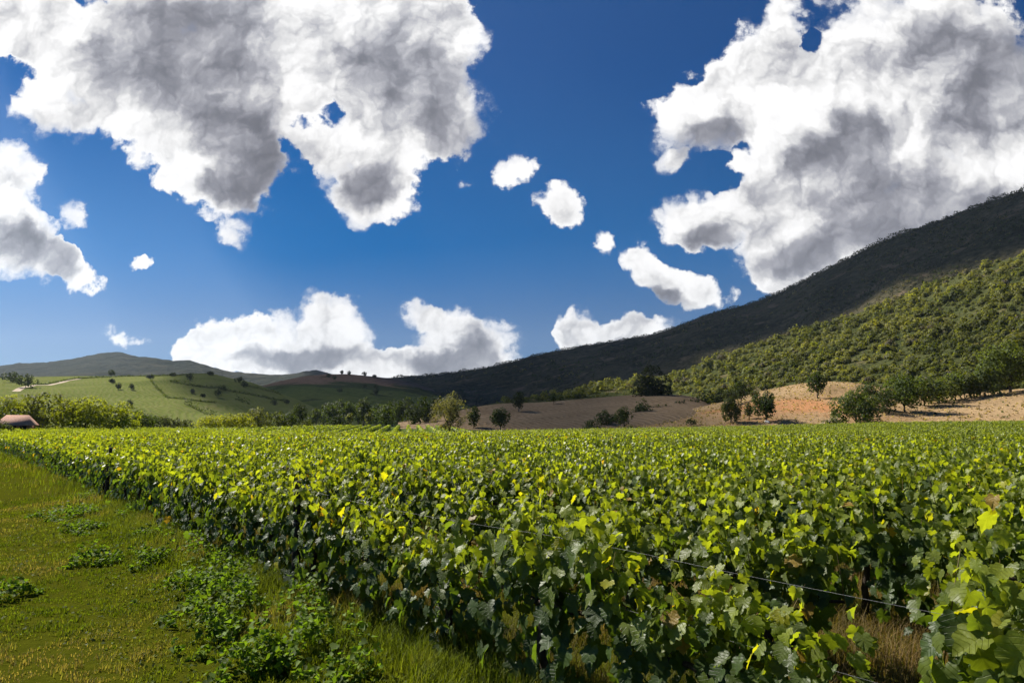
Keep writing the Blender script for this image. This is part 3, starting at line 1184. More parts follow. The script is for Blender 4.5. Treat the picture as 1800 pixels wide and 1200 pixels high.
# close-cropped sward of the track side
x, y, d = scatter(420000, 5.0, 26, 0.9)
o = row_off(x, y)
ok = (o < 0.25) & frustum_ok(x, y)
bare = fbm(x / 1.3, y / 1.3, 4, 8)
ok &= (bare > -0.38) | (grng.random(len(x)) < 0.35)
ok &= fbm(x / 0.16, y / 0.16, 2, 61) > -0.25
ok &= grng.random(len(x)) > 0.55 * worn(x, y)
x, y, d, o = x[ok], y[ok], d[ok], o[ok]
n = len(x)
tall = np.clip((o + 1.9) / 1.3, 0, 1) * (0.6 + 0.8 * np.clip(fbm(x / 0.8, y / 0.8, 3, 22) + 0.3, 0, 1))
H = (0.026 + 0.06 * np.clip(fbm(x / .22, y / .22, 2, 62) + .2, 0, 1) + 0.13 * tall) * grng.uniform(0.5, 1.3, n)
add_blades(x, y, H, 0.0050 + 0.0005 * d, verge_tint(x, y, n, GREEN), 0.5)
# farther along
x, y, d = scatter(90000, 22, 110, 0.8)
o = row_off(x, y)
ok = (o < 0.25) & frustum_ok(x, y) & ((fbm(x / 2.5, y / 2.5, 3, 9) > -0.4) | (grng.random(len(x)) < .5))
x, y, d, o = x[ok], y[ok], d[ok], o[ok]
n = len(x)
H = (0.06 + 0.22 * np.clip((o + 2.4) / 1.6, 0, 1)) * grng.uniform(0.5, 1.4, n)
add_blades(x, y, H, 0.004 + 0.0006 * d, verge_tint(x, y, n, GREEN), 0.4)
# tall grass tufts at the foot of the first row
tx, ty = [], []
for i in range(1000):
    s = grng.uniform(-3, 45) * grng.random() ** 0.6
    e = -abs(grng.normal(0.25, 0.45)) + 0.15
    px, py = rowp(0, s, e)
    m = grng.integers(14, 40)
    tx.append(px + grng.normal(0, 0.07, m)); ty.append(py + grng.normal(0, 0.07, m))
x, y = np.concatenate(tx), np.concatenate(ty)
n = len(x)
add_blades(x, y, grng.uniform(0.08, 0.36, n), 0.006, verge_tint(x, y, n, (np.array([0.085, 0.12, 0.015]), np.array([0.18, 0.20, 0.03]))), 0.4)
grass = link('grass', mesh_np('grass', np.concatenate(GV), [np.concatenate(GQ), np.concatenate(GT3)], M_GRASS, np.concatenate(GC)))
tag(grass, 'short grass and tufts on the verge left of the vines', 'grass', kind='stuff')

# straw and dry grass in the alleys of the first rows
GV, GQ, GT3, GC, go = [], [], [], [], 0
x, y, d = scatter(170000, 4.0, 16, 1.0)
o = row_off(x, y)
ok = (o > 0.1) & (o < 9) & frustum_ok(x, y) & (fbm(x / 0.6, y / 0.6, 3, 19) > -0.35)
x, y = x[ok], y[ok]
n = len(x)
k = np.clip(0.5 + fbm(x / 1.2, y / 1.2, 3, 33) * 1.3 + grng.normal(0, .2, n), 0, 1)[:, None]
add_blades(x, y, grng.uniform(0.06, 0.32, n), 0.006, (np.array([0.085, 0.088, 0.018]) * (1 - k) + np.array([0.25, 0.17, 0.075]) * k) * grng.uniform(.6, 1.2, (n, 1)), 0.7)
straw = link('dry_grass', mesh_np('dry_grass', np.concatenate(GV), [np.concatenate(GQ), np.concatenate(GT3)], M_GRASS, np.concatenate(GC)))
tag(straw, 'dry straw and grass under and between the front vine rows', 'grass', kind='stuff')

# broad-leaved weeds: patches on the verge
PATCH = [(395, 1085, 0.62, .34), (455, 1130, 0.55, .30), (330, 1040, 0.55, .26), (180, 985, 0.50, .20), (265, 990, 0.45, .18), (120, 905, 0.8, .2), (300, 940, 0.7, .2),
         (15, 1050, 0.28, .22), (540, 1150, 0.5, .28), (620, 1190, 0.5, .25), (470, 1010, 0.6, .24), (350, 1120, .5, .35), (520, 1090, .5, .32), (410, 1040, .55, .3), (640, 1130, .5, .3), (250, 900, 1.0, .25), (210, 870, 1.2, .25), (340, 985, .7, .28), (385, 1000, 0.6, .2), (150, 930, 0.7, .16), (560, 1080, 0.4, .2), (430, 1180, 0.5, .3)]
WV, WF, WT = [], [], []
wo = 0
for (u, v, r, h) in PATCH:
    q = ray(u, v)
    c = CAM + q * (-CAM_H / q.z)
    h = h * 1.5
    n = int(3300 * r)
    a, rr = grng.uniform(0, 6.283, n), r * 1.25 * np.sqrt(grng.random(n))
    x, y = c.x + rr * np.cos(a), c.y + rr * np.sin(a) * 1.3
    rg_ = fbm(x / 0.35, y / 0.35, 3, 70) + 0.45 - rr / r * 0.75
    kp = rg_ > 0
    x, y, rr = x[kp], y[kp], rr[kp]
    n = len(x)
    hh = h * np.clip(1 - (rr / r / 1.2) ** 2, 0.05, 1) * (0.55 + 0.9 * np.clip(fbm(x / 0.22, y / 0.22, 2, 44) + .3, 0, 1))
    z = ground_z(x, y) + np.maximum(hh, 0.03) * grng.random(n) ** 0.6
    P = np.stack([x, y, z], -1)
    Nn = np.stack([grng.normal(0, .5, n), grng.normal(0, .5, n), grng.uniform(0.4, 1, n)], -1)
    D = grng.normal(0, 1, (n, 3))
    t = np.array([0.095, 0.150, 0.018]) * grng.uniform(0.5, 1.7, (n, 1)) + np.array([0.02, 0.015, 0]) * grng.random((n, 1))
    Vv, Ff, Tt, _ = leaves(T_MID, P, Nn, D, grng.uniform(0.025, 0.065, n), t, grng)
    WV.append(Vv); WF.append(Ff + wo); WT.append(Tt)
    wo += len(Vv)
# small broad leaves scattered through the sward
x, y, d = scatter(42000, 5.0, 24, 1.0)
o = row_off(x, y)
ok = (o < 0.2) & frustum_ok(x, y) & (fbm(x / 0.5, y / 0.5, 3, 81) > -0.02 - 0.25 * (o > -1.8))
x, y, o = x[ok], y[ok], o[ok]
n = len(x)
P = np.stack([x, y, ground_z(x, y) + (0.02 + 0.10 * np.clip((o + 1.9) / 1.4, 0, 1)) * grng.random(n)], -1)
Vv, Ff, Tt, _ = leaves(T_LOW, P, np.stack([grng.normal(0, .5, n), grng.normal(0, .5, n), grng.uniform(0.3, 1, n)], -1), grng.normal(0, 1, (n, 3)), grng.uniform(0.015, 0.045, n),
                       np.array([0.085, 0.11, 0.012]) * grng.uniform(0.5, 1.6, (n, 1)), grng)
SV, SF, ST_ = Vv, Ff, Tt
sward = link('clover', mesh_np('clover', SV, SF, M_WEED, ST_))
tag(sward, 'small clover-like leaves scattered through the short grass', 'ground cover', kind='stuff')
weeds = link('weeds', mesh_np('weeds', np.concatenate(WV), np.concatenate(WF), M_WEED, np.concatenate(WT)))
tag(weeds, 'dark green broad-leaved weeds in patches on the grass verge', 'weeds', kind='stuff')
# ------------------------------------------------------------------ trees
M_TREE = leaf_mat('tree foliage', trans_gain=(2.2, 2.1, 0.5), trans=0.42, rough=0.65, spec=0.2, under=False)
M_TRUNK = simple_mat('tree bark', (0.035, 0.026, 0.018), (0.10, 0.08, 0.06), 6, stretch=(1, 1, .3))


def crown_mesh(w, h, z0, tint, rng, n=900, leaf=0.5, lobes=9, top=0.5, droop=0.0, gap=0.25, flat=1.0, var=0.35, tip=None, skirt=False):
    """leaf clumps filling overlapping lobes; w width, h height of the crown, z0 its underside"""
    c, r = [], []
    for i in range(lobes):
        # lobes spread over an egg-shaped volume, wide part low for small `top`
        t = (i + 0.5) / lobes
        a = i * 2.4 + rng.uniform(-.5, .5)
        zz = -1 + 2 * t
        wide = math.sqrt(max(0.0, 1 - zz * zz)) * (1 - 0.30 * (0.5 - top) * zz)
        if skirt and zz < 0:
            wide = max(wide, 0.85)
        rr = rng.uniform(0.20, 0.30)
        k = max(0.0, wide - rr * 1.5) * 0.5 + 0.06
        c.append((k * math.cos(a) * w, k * math.sin(a) * w * flat, z0 + h * (0.5 + zz * 0.5 * (1 - 1.5 * rr))))
        r.append(rr)
    c.append((0, 0, z0 + h * 0.5)); r.append(0.30)
    c, r = np.array(c), np.array(r)
    wt = r ** 2 / (r ** 2).sum()
    idx = rng.choice(len(c), n, p=wt)
    d = unit(rng.normal(0, 1, (n, 3)))
    q = rng.random(n) ** 0.35
    P = c[idx] + d * (r[idx] * (0.5 + 0.55 * q))[:, None] * np.array([w, w * flat, min(h, 1.5 * w)])
    # clumpy gaps
    cl = np.array([mnoise.noise(Vector(p * (3.2 / w) + np.array([idx[0], 3.0, 1.0]))) for p in P])
    keep = cl > -gap
    P, d, cl = P[keep], d[keep], cl[keep]
    n = len(P)
    P[:, 2] = np.maximum(P[:, 2], z0 * 0.7 + 0.1 * rng.random(n) * h)
    Nn = d + rng.normal(0, 0.45, (n, 3)) + np.array([0, 0, 0.35])
    D = rng.normal(0, 1, (n, 3)) + np.array([0, 0, -droop])
    col = np.asarray(tint) * (1 + var * rng.normal(0, 1, (n, 1)) * 0.6).clip(0.45, 1.9)
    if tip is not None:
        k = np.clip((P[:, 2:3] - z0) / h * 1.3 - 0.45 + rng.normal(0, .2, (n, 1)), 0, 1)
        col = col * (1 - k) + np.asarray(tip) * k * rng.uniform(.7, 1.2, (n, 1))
    S = leaf * rng.uniform(0.55, 1.25, n)
    V, F, T, _ = leaves(T_MID if n > 1500 else T_LOW, P, Nn, D, S, col, rng, fold=0.2, curl=0.2)
    return mesh_np('crown', V, F, M_TREE, T)


def trunk_mesh(h, r, w, ztop, rng, limbs=5):
    parts = [tube([(rng.normal(0, .03) * h, rng.normal(0, .03) * h, t * h - 0.3 * (t == 0)) for t in np.linspace(0, 1, 6)], r * np.linspace(1.25, 0.7, 6), 8)]
    for i in range(limbs):
        a = i * 2.4 + rng.random()
        e = np.array([math.cos(a) * w * 0.28, math.sin(a) * w * 0.28, ztop * rng.uniform(0.6, 0.85)])
        b = np.array([0, 0, h * rng.uniform(0.75, 0.98)])
        parts.append(tube([b, b * .55 + e * .45 + np.array([0, 0, -.05 * h]), e], r * np.array([.55, .38, .15]), 6))
    return mesh_np('trunk', *join(parts), M_TRUNK, smooth=True)


TREES = []


def tree(u, v, wpx, hpx, tint, label, name='tree', cat='tree', seed=None, on=None, trunk=0.16, group=None, dist=None, **kw):
    """a tree whose foot is seen at pixel (u, v), wpx x hpx photo pixels large"""
    seed = seed if seed is not None else int(u * 7 + v)
    rng = np.random.default_rng(seed)
    if dist is not None:
        p = at_dist(u, v, dist)
        p = Vector((p.x, p.y, float(ground_z(p.x, p.y))))
        h = drop(u, v - hpx)
    else:
        hit = drop(u, v, on)
        if hit is None or hit[1] > 6000:
            print('no ground at', u, v)
            return None
        p = hit[0]
    d = (p - CAM).length
    s = d / FPX
    if dist is not None:
        top = at_dist(u, v - hpx, dist)
        H = top.z - p.z
    else:
        H = hpx * s
    Wd = wpx * s
    root = bpy.data.objects.new(name, None)
    COL.objects.link(root)
    root.empty_display_size = 0.5
    root.location = p
    tag(root, label, cat, group)
    zb = H * trunk
    n = int(1.9 * kw.pop('n', np.clip(wpx * hpx * 0.8, 130, 3000)))
    lf = kw.pop('leaf', None) or max(0.085 * (Wd + H) / 2 * (900 / max(n, 1)) ** 0.5, 1.35 * s)
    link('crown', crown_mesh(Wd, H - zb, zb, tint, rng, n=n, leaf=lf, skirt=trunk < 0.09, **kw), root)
    link('trunk', trunk_mesh(max(zb * 1.4, H * 0.15), max(0.022 * H, 0.05), Wd, H, rng, 5 if wpx > 20 else 3), root)
    TREES.append(root)
    return root


DK = (0.044, 0.064, 0.019)      # evergreen oak, dark
MD = (0.062, 0.09, 0.022)
OL = (0.095, 0.105, 0.045)      # olive, greyish
BR = (0.20, 0.235, 0.026)      # bright broadleaf
LM = (0.23, 0.25, 0.03)

# --- left: the garden trees by the red-roofed house
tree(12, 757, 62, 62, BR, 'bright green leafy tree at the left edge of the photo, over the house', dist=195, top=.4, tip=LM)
tree(2, 757, 24, 18, (0.05, 0.068, 0.02), 'low bush added for the dark shade left of the red-roofed house, at the photo edge', name='bush', cat='bush', dist=164, trunk=.03, n=700)  # added bush: its dark mass stands in for the shadows beside the house
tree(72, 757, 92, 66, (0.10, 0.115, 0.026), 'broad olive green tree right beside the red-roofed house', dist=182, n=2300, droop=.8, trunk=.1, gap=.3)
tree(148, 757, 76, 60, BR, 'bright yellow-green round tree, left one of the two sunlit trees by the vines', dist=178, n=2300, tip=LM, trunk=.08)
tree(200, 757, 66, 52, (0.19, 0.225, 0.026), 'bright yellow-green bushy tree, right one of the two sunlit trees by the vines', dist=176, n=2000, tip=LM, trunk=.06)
tree(247, 756, 40, 36, DK, 'dark green tree at the right end of the sunlit garden trees', dist=182, trunk=.06, n=900)
tree(262, 754, 34, 26, DK, 'low dark bush right of the dark garden tree', name='bush', cat='bush', dist=200, trunk=.05)
for i, (u, w, h) in enumerate([(285, 30, 22), (306, 26, 18), (328, 22, 16)]):
    tree(u, 752, w, h, (0.05, 0.062, 0.025), ['grey-green shrub behind the vines, first right of the dark garden trees', 'grey-green shrub behind the vines, middle of three', 'low grey-green shrub left of the lime bushes'][i],
         name='shrub', cat='shrub', dist=225, trunk=.05)
# --- lime bushes and dark trees in the middle left
for i, (u, w, h, lab) in enumerate([(366, 40, 26, 'lime green bush at the left end of the bright bushes'), (394, 42, 30, 'lime green bush in the middle of the bright bushes'),
                                    (424, 44, 31, 'taller lime green bush at the right end of the bright bushes')]):
    tree(u, 756, w, h, LM, lab, name='bush', cat='bush', dist=188, trunk=.04, tip=(0.23, 0.24, 0.03), n=900)
tree(452, 754, 46, 38, OL, 'olive grey tree right behind the lime bushes', dist=196, n=1000, trunk=.06)
tree(484, 754, 42, 32, (0.062, 0.078, 0.026), 'rounded olive green tree between the lime bushes and the dark trees', dist=200, n=900, trunk=.05)
tree(508, 754, 34, 30, DK, 'dark rounded tree left of the tall slim dark tree', dist=205, trunk=.05)
tree(525, 750, 24, 44, (0.035, 0.05, 0.018), 'tall slim dark tree beside the light green strip', dist=235, trunk=.12)
tree(538, 752, 26, 14, (0.06, 0.075, 0.025), 'low round shrub at the edge of the light green strip', name='shrub', cat='shrub', dist=215, trunk=.05)
tree(584, 741, 30, 36, DK, 'dark dense tree at the right end of the light green strip', dist=270, trunk=.08)
tree(594, 747, 24, 18, (0.022, 0.034, 0.012), 'low very dark bush in front of a dark tree on the green strip', name='bush', cat='bush', dist=240, trunk=.03)
tree(612, 738, 22, 36, DK, 'narrow dark tree behind the small round tree', dist=300, trunk=.1)
tree(615, 742, 12, 17, OL, 'small round grey-green tree on a thin stem, left of its twin', dist=232, trunk=.3, n=260)
tree(648, 740, 13, 16, OL, 'small round grey-green tree on a thin stem, right of its twin', dist=236, trunk=.25, n=260)
tree(640, 731, 26, 34, (0.045, 0.06, 0.022), 'leggy green tree behind the pair of small round trees', dist=330, trunk=.15)
tree(679, 745, 32, 36, DK, 'round dark tree with a short trunk beside the brown soil strip', dist=250, trunk=.12, n=800)
tree(700, 731, 22, 30, DK, 'dark tree right behind the round dark tree', dist=320, trunk=.08)
tree(729, 743, 32, 34, (0.038, 0.054, 0.02), 'dark tree midway between the round dark tree and the big feathery tree', dist=262, trunk=.12, n=700)
tree(751, 743, 28, 40, (0.034, 0.05, 0.018), 'tall dark tree touching the left side of the big feathery tree', dist=268, trunk=.1, n=700)
for i, (u, v, w, h) in enumerate([(556, 735, 26, 18), (662, 733, 28, 26), (716, 726, 28, 30), (742, 722, 26, 30), (770, 728, 30, 36), (630, 727, 22, 24), (570, 727, 26, 18), (690, 722, 26, 22), (600, 724, 28, 24)]):
    tree(u, v, w, h, DK if i % 2 else (0.04, 0.055, 0.02), 'dark tree in the far belt of trees below the shaded hills', dist=345 + 8 * i, trunk=.06, n=330, group='trees of the far belt')
# --- the big feathery tree
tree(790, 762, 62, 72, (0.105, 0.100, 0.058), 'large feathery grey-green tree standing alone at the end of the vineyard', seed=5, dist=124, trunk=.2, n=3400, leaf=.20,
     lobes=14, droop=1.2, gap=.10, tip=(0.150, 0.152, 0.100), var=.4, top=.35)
tree(833, 744, 22, 32, DK, 'dark upright tree just right of the big feathery tree', dist=226, trunk=.14, n=600)
tree(880, 750, 32, 34, (0.032, 0.05, 0.014), 'rounded dark tree in front of the brown ploughed slope', dist=212, trunk=.12, n=1000)
tree(912, 723, 24, 36, (0.020, 0.032, 0.012), 'tall dark tree on the left shoulder of the brown ploughed slope', on=['ploughed_field'], trunk=.12, n=700)
tree(973, 710, 15, 19, DK, 'small dark tree at the upper edge of the brown ploughed slope', on=['ploughed_field'], trunk=.2)
tree(1041, 757, 29, 20, (0.022, 0.034, 0.012), 'low dark round bush at the far edge of the vines below the brown slope', name='bush', cat='bush', dist=188, trunk=.03, n=700)
tree(1062, 745, 28, 25, (0.04, 0.06, 0.02), 'mid green bush left of the round tree with a visible trunk', name='bush', cat='bush', dist=222, trunk=.05)
tree(1080, 745, 26, 18, (0.042, 0.062, 0.02), 'low green bush between the round tree and its left neighbour', name='bush', cat='bush', dist=226, trunk=.04)
tree(1097, 750, 27, 36, (0.055, 0.075, 0.025), 'round green tree with a visible trunk at the field corner', dist=212, trunk=.2, n=800)
tree(1129, 742, 32, 40, (0.05, 0.068, 0.026), 'rounded grey-green tree at the foot of the very big dark tree', dist=246, trunk=.06, n=900)
tree(1108, 756, 11, 9, MD, 'tiny bush at the vineyard edge below the round tree', name='bush', cat='bush', dist=195, trunk=.04)
tree(1148, 716, 66, 72, (0.016, 0.024, 0.010), 'very big dark tree standing between the two brown fields', dist=330, trunk=.05, n=2200, lobes=8)
for i, (u, v, w, h) in enumerate([(1150, 738, 44, 26), (1172, 735, 40, 26), (1192, 730, 44, 28), (1215, 724, 44, 26), (1240, 714, 46, 26), (1266, 707, 40, 24)]):
    tree(u, v, w, h, (0.024, 0.036, 0.013), 'dark shaded bush in the hedge line climbing between the brown fields, %s from the left' % ORD[i], name='bush', cat='bush',
         dist=(262, 275, 290, 305, 318, 325)[i], trunk=.04, n=500, group='hedge bushes between the fields')
# --- trees on the sunlit stubble field
ST = ['ploughed_field_']
tree(1215, 748, 17, 12, (0.03, 0.042, 0.016), 'small round dark bush on the lower stubble field', name='bush', cat='bush', on=ST, trunk=.03)
tree(1285, 743, 32, 46, (0.058, 0.072, 0.028), 'pointed grey-green tree on the stubble, left of the group of four', on=ST, trunk=.04, n=1100, top=.2)
tree(1284, 713, 24, 28, (0.05, 0.065, 0.025), 'slender green tree right above the pointed grey-green tree', on=ST, trunk=.2)
tree(1303, 708, 30, 38, (0.036, 0.052, 0.018), 'tall dark tree at the upper edge of the stubble field', on=ST, trunk=.12, n=800)
tree(1317, 736, 16, 27, (0.036, 0.05, 0.016), 'small dark tree between the pointed tree and the tree by the white boulder', on=ST, trunk=.14, n=500)
tree(1328, 709, 16, 24, (0.075, 0.085, 0.035), 'thin pale sapling behind the tree by the white boulder', on=ST, trunk=.3, n=260, gap=.1)
tree(1347, 741, 40, 50, (0.040, 0.062, 0.016), 'lobed green tree above the white boulder on the stubble', on=ST, trunk=.12, n=1300, lobes=6)
tree(1437, 700, 27, 42, (0.036, 0.056, 0.014), 'solitary dark green tree on top of the reddish field, with a long shadow', on=ST, trunk=.16, n=1000, top=.2)
tree(1506, 747, 68, 64, (0.068, 0.090, 0.024), 'largest rounded green tree at the end of the pale track', dist=200, trunk=.05, n=2600)
tree(1530, 718, 40, 42, (0.046, 0.066, 0.018), 'green tree rising behind the largest rounded tree', on=ST, trunk=.08, n=900)
tree(1552, 726, 38, 36, (0.04, 0.056, 0.018), 'dark green tree right behind the largest rounded tree', on=ST, trunk=.06, n=800)
tree(1557, 727, 14, 10, (0.07, 0.08, 0.035), 'small round grey-green bush right of the largest rounded tree', name='bush', cat='bush', on=ST, trunk=.03)
tree(1465, 748, 30, 14, (0.07, 0.08, 0.035), 'low pale bush beside the track, left of the largest rounded tree', name='bush', cat='bush', dist=196, trunk=.03)
tree(1590, 724, 52, 62, (0.070, 0.098, 0.026), 'tall leafy tree with a long shadow at the upper edge of the right-hand field', on=ST, trunk=.08, n=1900)
for i, (u, v, w, h) in enumerate([(1625, 713, 44, 46), (1652, 709, 36, 40), (1680, 703, 42, 42), (1706, 699, 36, 38), (1732, 696, 40, 50)]):
    tree(u, v, w * 1.25, h, (0.080 + .012 * (i % 2), 0.105, 0.030), 'green tree in the wood edge along the right-hand field, %s from the tall leafy tree' % ORD[i], on=ST, trunk=.015, n=1000, group='trees of the wood edge')
tree(1776, 690, 66, 78, (0.085, 0.110, 0.026), 'large spreading tree with a visible trunk at the right edge of the photo', on=ST, trunk=.14, n=2200)

# --- small trees on the left hills
HL = ['hill']
small = [(18, 671, 24, 15, 'dark round tree clump on the hilltop, left of the pair'), (45, 680, 26, 19, 'dark round tree clump at the bend of the hill track'),
         (196, 661, 10, 11, 'squarish dark tree on the hill skyline'), (197, 673, 8, 8, 'small dark tree just below the squarish skyline tree'),
         (208, 684, 8, 11, 'slim dark tree on the upper pasture, left of its twin'), (231, 684, 8, 10, 'slim dark tree on the upper pasture, right of its twin'),
         (228, 715, 10, 13, 'dark conical tree low on the pasture above the garden trees'), (333, 668, 10, 12, 'round dark tree on the bright crest of the hill'),
         (383, 697, 11, 14, 'dark tree in the middle of the shaded pasture'), (339, 691, 7, 8, 'tiny dark tree on the shaded pasture left of centre'),
         (357, 697, 7, 6, 'tiny round bush on the shaded pasture'), (482, 712, 11, 10, 'dark tree low on the right slope of the shaded pasture'),
         (420, 673, 14, 12, 'dark tree on the hedge line at the right shoulder of the hill'), (391, 686, 14, 10, 'dark bush where the hill hedge bends'),
         (430, 680, 10, 10, 'dark tree right below the shoulder tree on the hill'), (504, 709, 7, 8, 'small dark tree at the right foot of the shaded hill'),
         (265, 664, 9, 6, 'low dark bush on the skyline left of the bright crest'), (303, 660, 10, 6, 'low dark bush on the skyline near the bright crest'),
         (262, 664, 8, 6, 'small dark skyline bush right of the squarish tree'), (370, 659, 10, 7, 'dark bush on the skyline at the top of the bright crest')]
for (u, v, w, h, lab) in small:
    tree(u, v + 1, w, h, (0.026, 0.038, 0.014), lab, on=HL, trunk=.08, n=240, name='tree' if 'tree' in lab else 'bush', cat='tree' if 'tree' in lab else 'bush')
for i, (u, v, w, h) in enumerate([(578, 664, 7, 7), (588, 667, 7, 7), (601, 658, 5, 7), (614, 660, 7, 8), (641, 661, 8, 8), (658, 664, 7, 6), (640, 682, 10, 8), (597, 690, 10, 8), (660, 683, 8, 8), (660, 695, 10, 12)]):
    tree(u, v, w, h, (0.024, 0.036, 0.014), 'small dark tree scattered on the shaded far ridge', on=['ridge'], trunk=.1, n=140, group='trees on the far ridge')


def hedge(pts, hpx, label, on, tint=(0.055, 0.074, 0.027), seed=3, n_per=7):
    """a hedge: leafy clumps along a line of the slope"""
    rng = np.random.default_rng(seed)
    P = []
    for (u0, v0), (u1, v1) in zip(pts[:-1], pts[1:]):
        m = max(2, int(math.hypot(u1 - u0, v1 - v0) / 1.3))
        for t in np.arange(m) / m:
            hit = drop(u0 + (u1 - u0) * t, v0 + (v1 - v0) * t, on)
            if hit:
                P.append((hit[0], hit[1] / FPX))
    if not P:
        return
    o = P[0][0]
    Q, S = [], []
    for p, s in P:
        hh = 0.7 * hpx * s * rng.uniform(0.3, 1.3)
        for j in range(n_per):
            Q.append((p.x - o.x + rng.normal(0, 1.2 * s), p.y - o.y + rng.normal(0, 1.2 * s), p.z - o.z + hh * rng.random()))
            S.append(2.0 * s * rng.uniform(.6, 1.2))
    Q, S = np.array(Q), np.array(S)
    n = len(Q)
    col = np.asarray(tint) * rng.uniform(0.6, 1.5, (n, 1))
    V, F, T, _ = leaves(T_LOW, Q, rng.normal(0, 1, (n, 3)) + np.array([0, -.3, .5]), rng.normal(0, 1, (n, 3)), S, col, rng)
    h = link('hedge', mesh_np('hedge', V, F, M_TREE, T), loc=o)
    tag(h, label, 'hedge')


hedge([(265, 668), (272, 678), (284, 690), (294, 699)], 5, 'dark hedge running down the left edge of the shaded pasture', HL, seed=1)
hedge([(294, 699), (330, 702), (350, 705), (380, 708)], 3, 'thin dark hedge across the lower shaded pasture', HL, seed=2)
hedge([(300, 671), (325, 676), (352, 680), (380, 682), (410, 689), (440, 694), (470, 700), (505, 706)], 5, 'long dark hedge across the middle of the shaded pasture', HL, seed=3)
hedge([(325, 710), (345, 720), (362, 728), (380, 729)], 14, 'thick dark thicket in the gully low on the shaded hill', HL, seed=4)
hedge([(415, 702), (428, 707), (440, 711)], 11, 'dark round thicket in the middle of the right slope', HL, seed=5)
hedge([(60, 676), (85, 675), (110, 670), (130, 666), (160, 664), (195, 663)], 2.5, 'dark hedge along the upper side of the hill track', HL, seed=6)
hedge([(205, 662), (250, 661), (300, 660), (340, 658)], 2, 'thin dark hedge along the skyline of the pasture', HL, seed=7)
hedge([(425, 677), (445, 681), (470, 687), (495, 694)], 5, 'dark hedge down the right shoulder of the hill', HL, seed=8)

# trees along the skyline of the big mountain: countless, one mass
rng = np.random.default_rng(8)
Q, S = [], []
for u in np.arange(690, 1990, 1.0):
    v = np.interp(u, [690, 750, 800, 850, 900, 960, 1000, 1080, 1150, 1200, 1260, 1300, 1350, 1400, 1470, 1530, 1580, 1650, 1700, 1750, 1800, 1990],
                  [664, 660, 655, 648, 636, 620, 613, 600, 588, 570, 548, 540, 523, 500, 465, 435, 412, 390, 370, 350, 336, 290])
    hit = None
    for dv in np.arange(-3, 12, 0.5):
        hit = drop(u, v + dv, ['mountainside'])
        if hit:
            break
    if not hit:
        continue
    s = hit[1] / FPX
    big = 0.35 + 1.0 * max(0, 0.5 + fbm(np.array([u / 9.0]), np.array([0.0]), 3, 5)[0]) * (0.8 if u < 1500 else 1.5)
    for j in range(9):
        Q.append((hit[0].x + rng.normal(0, 1.0 * s), hit[0].y + rng.normal(0, 2 * s), hit[0].z + big * 4.2 * s * rng.random() - 0.5 * s))
        S.append(1.5 * s * rng.uniform(.6, 1.3))
MCOL = [np.tile([[0.030, 0.038, 0.017]], (len(Q), 1))]
for uu in np.arange(640, 1960, 8.0):
    for vv in np.arange(330, 700, 5.5):
        hit = drop(uu + rng.uniform(-6, 6), vv + rng.uniform(-4, 4))
        if not hit or hit[2] != 'mountainside':
            continue
        p = hit[0]
        if vnoise2(np.array([p.x / 120 + p.z / 60]), np.array([p.y / 120]), 31)[0] < 0.25 + 0.4 * rng.random():
            continue
        s = hit[1] / FPX
        r = rng.uniform(1.2, 4.2) * s
        m = 14
        d = unit(rng.normal(0, 1, (m, 3)))
        d[:, 2] = np.abs(d[:, 2])
        for j in range(m):
            Q.append((p.x + d[j, 0] * r, p.y + d[j, 1] * r, p.z + d[j, 2] * r * 1.1))
            S.append(r * rng.uniform(.35, .8))
        c = np.array([0.030, 0.042, 0.016]) if rng.random() < 0.75 else np.array([0.095, 0.085, 0.045])
        MCOL.append(np.tile(c[None] * rng.uniform(.6, 1.5), (m, 1)))
MCOL = np.concatenate(MCOL)
Q, S = np.array(Q), np.array(S)
n = len(Q)
V, F, T, _ = leaves(T_LOW, Q, rng.normal(0, 1, (n, 3)) + np.array([0, -.3, .5]), rng.normal(0, 1, (n, 3)), S, MCOL * rng.uniform(.7, 1.3, (n, 1)), rng)
tag(link('mountain_scrub', mesh_np('mountain_scrub', V, F, M_TREE, T)), 'small trees and scrub over the dark mountain and along its crest', 'scrub', kind='stuff')

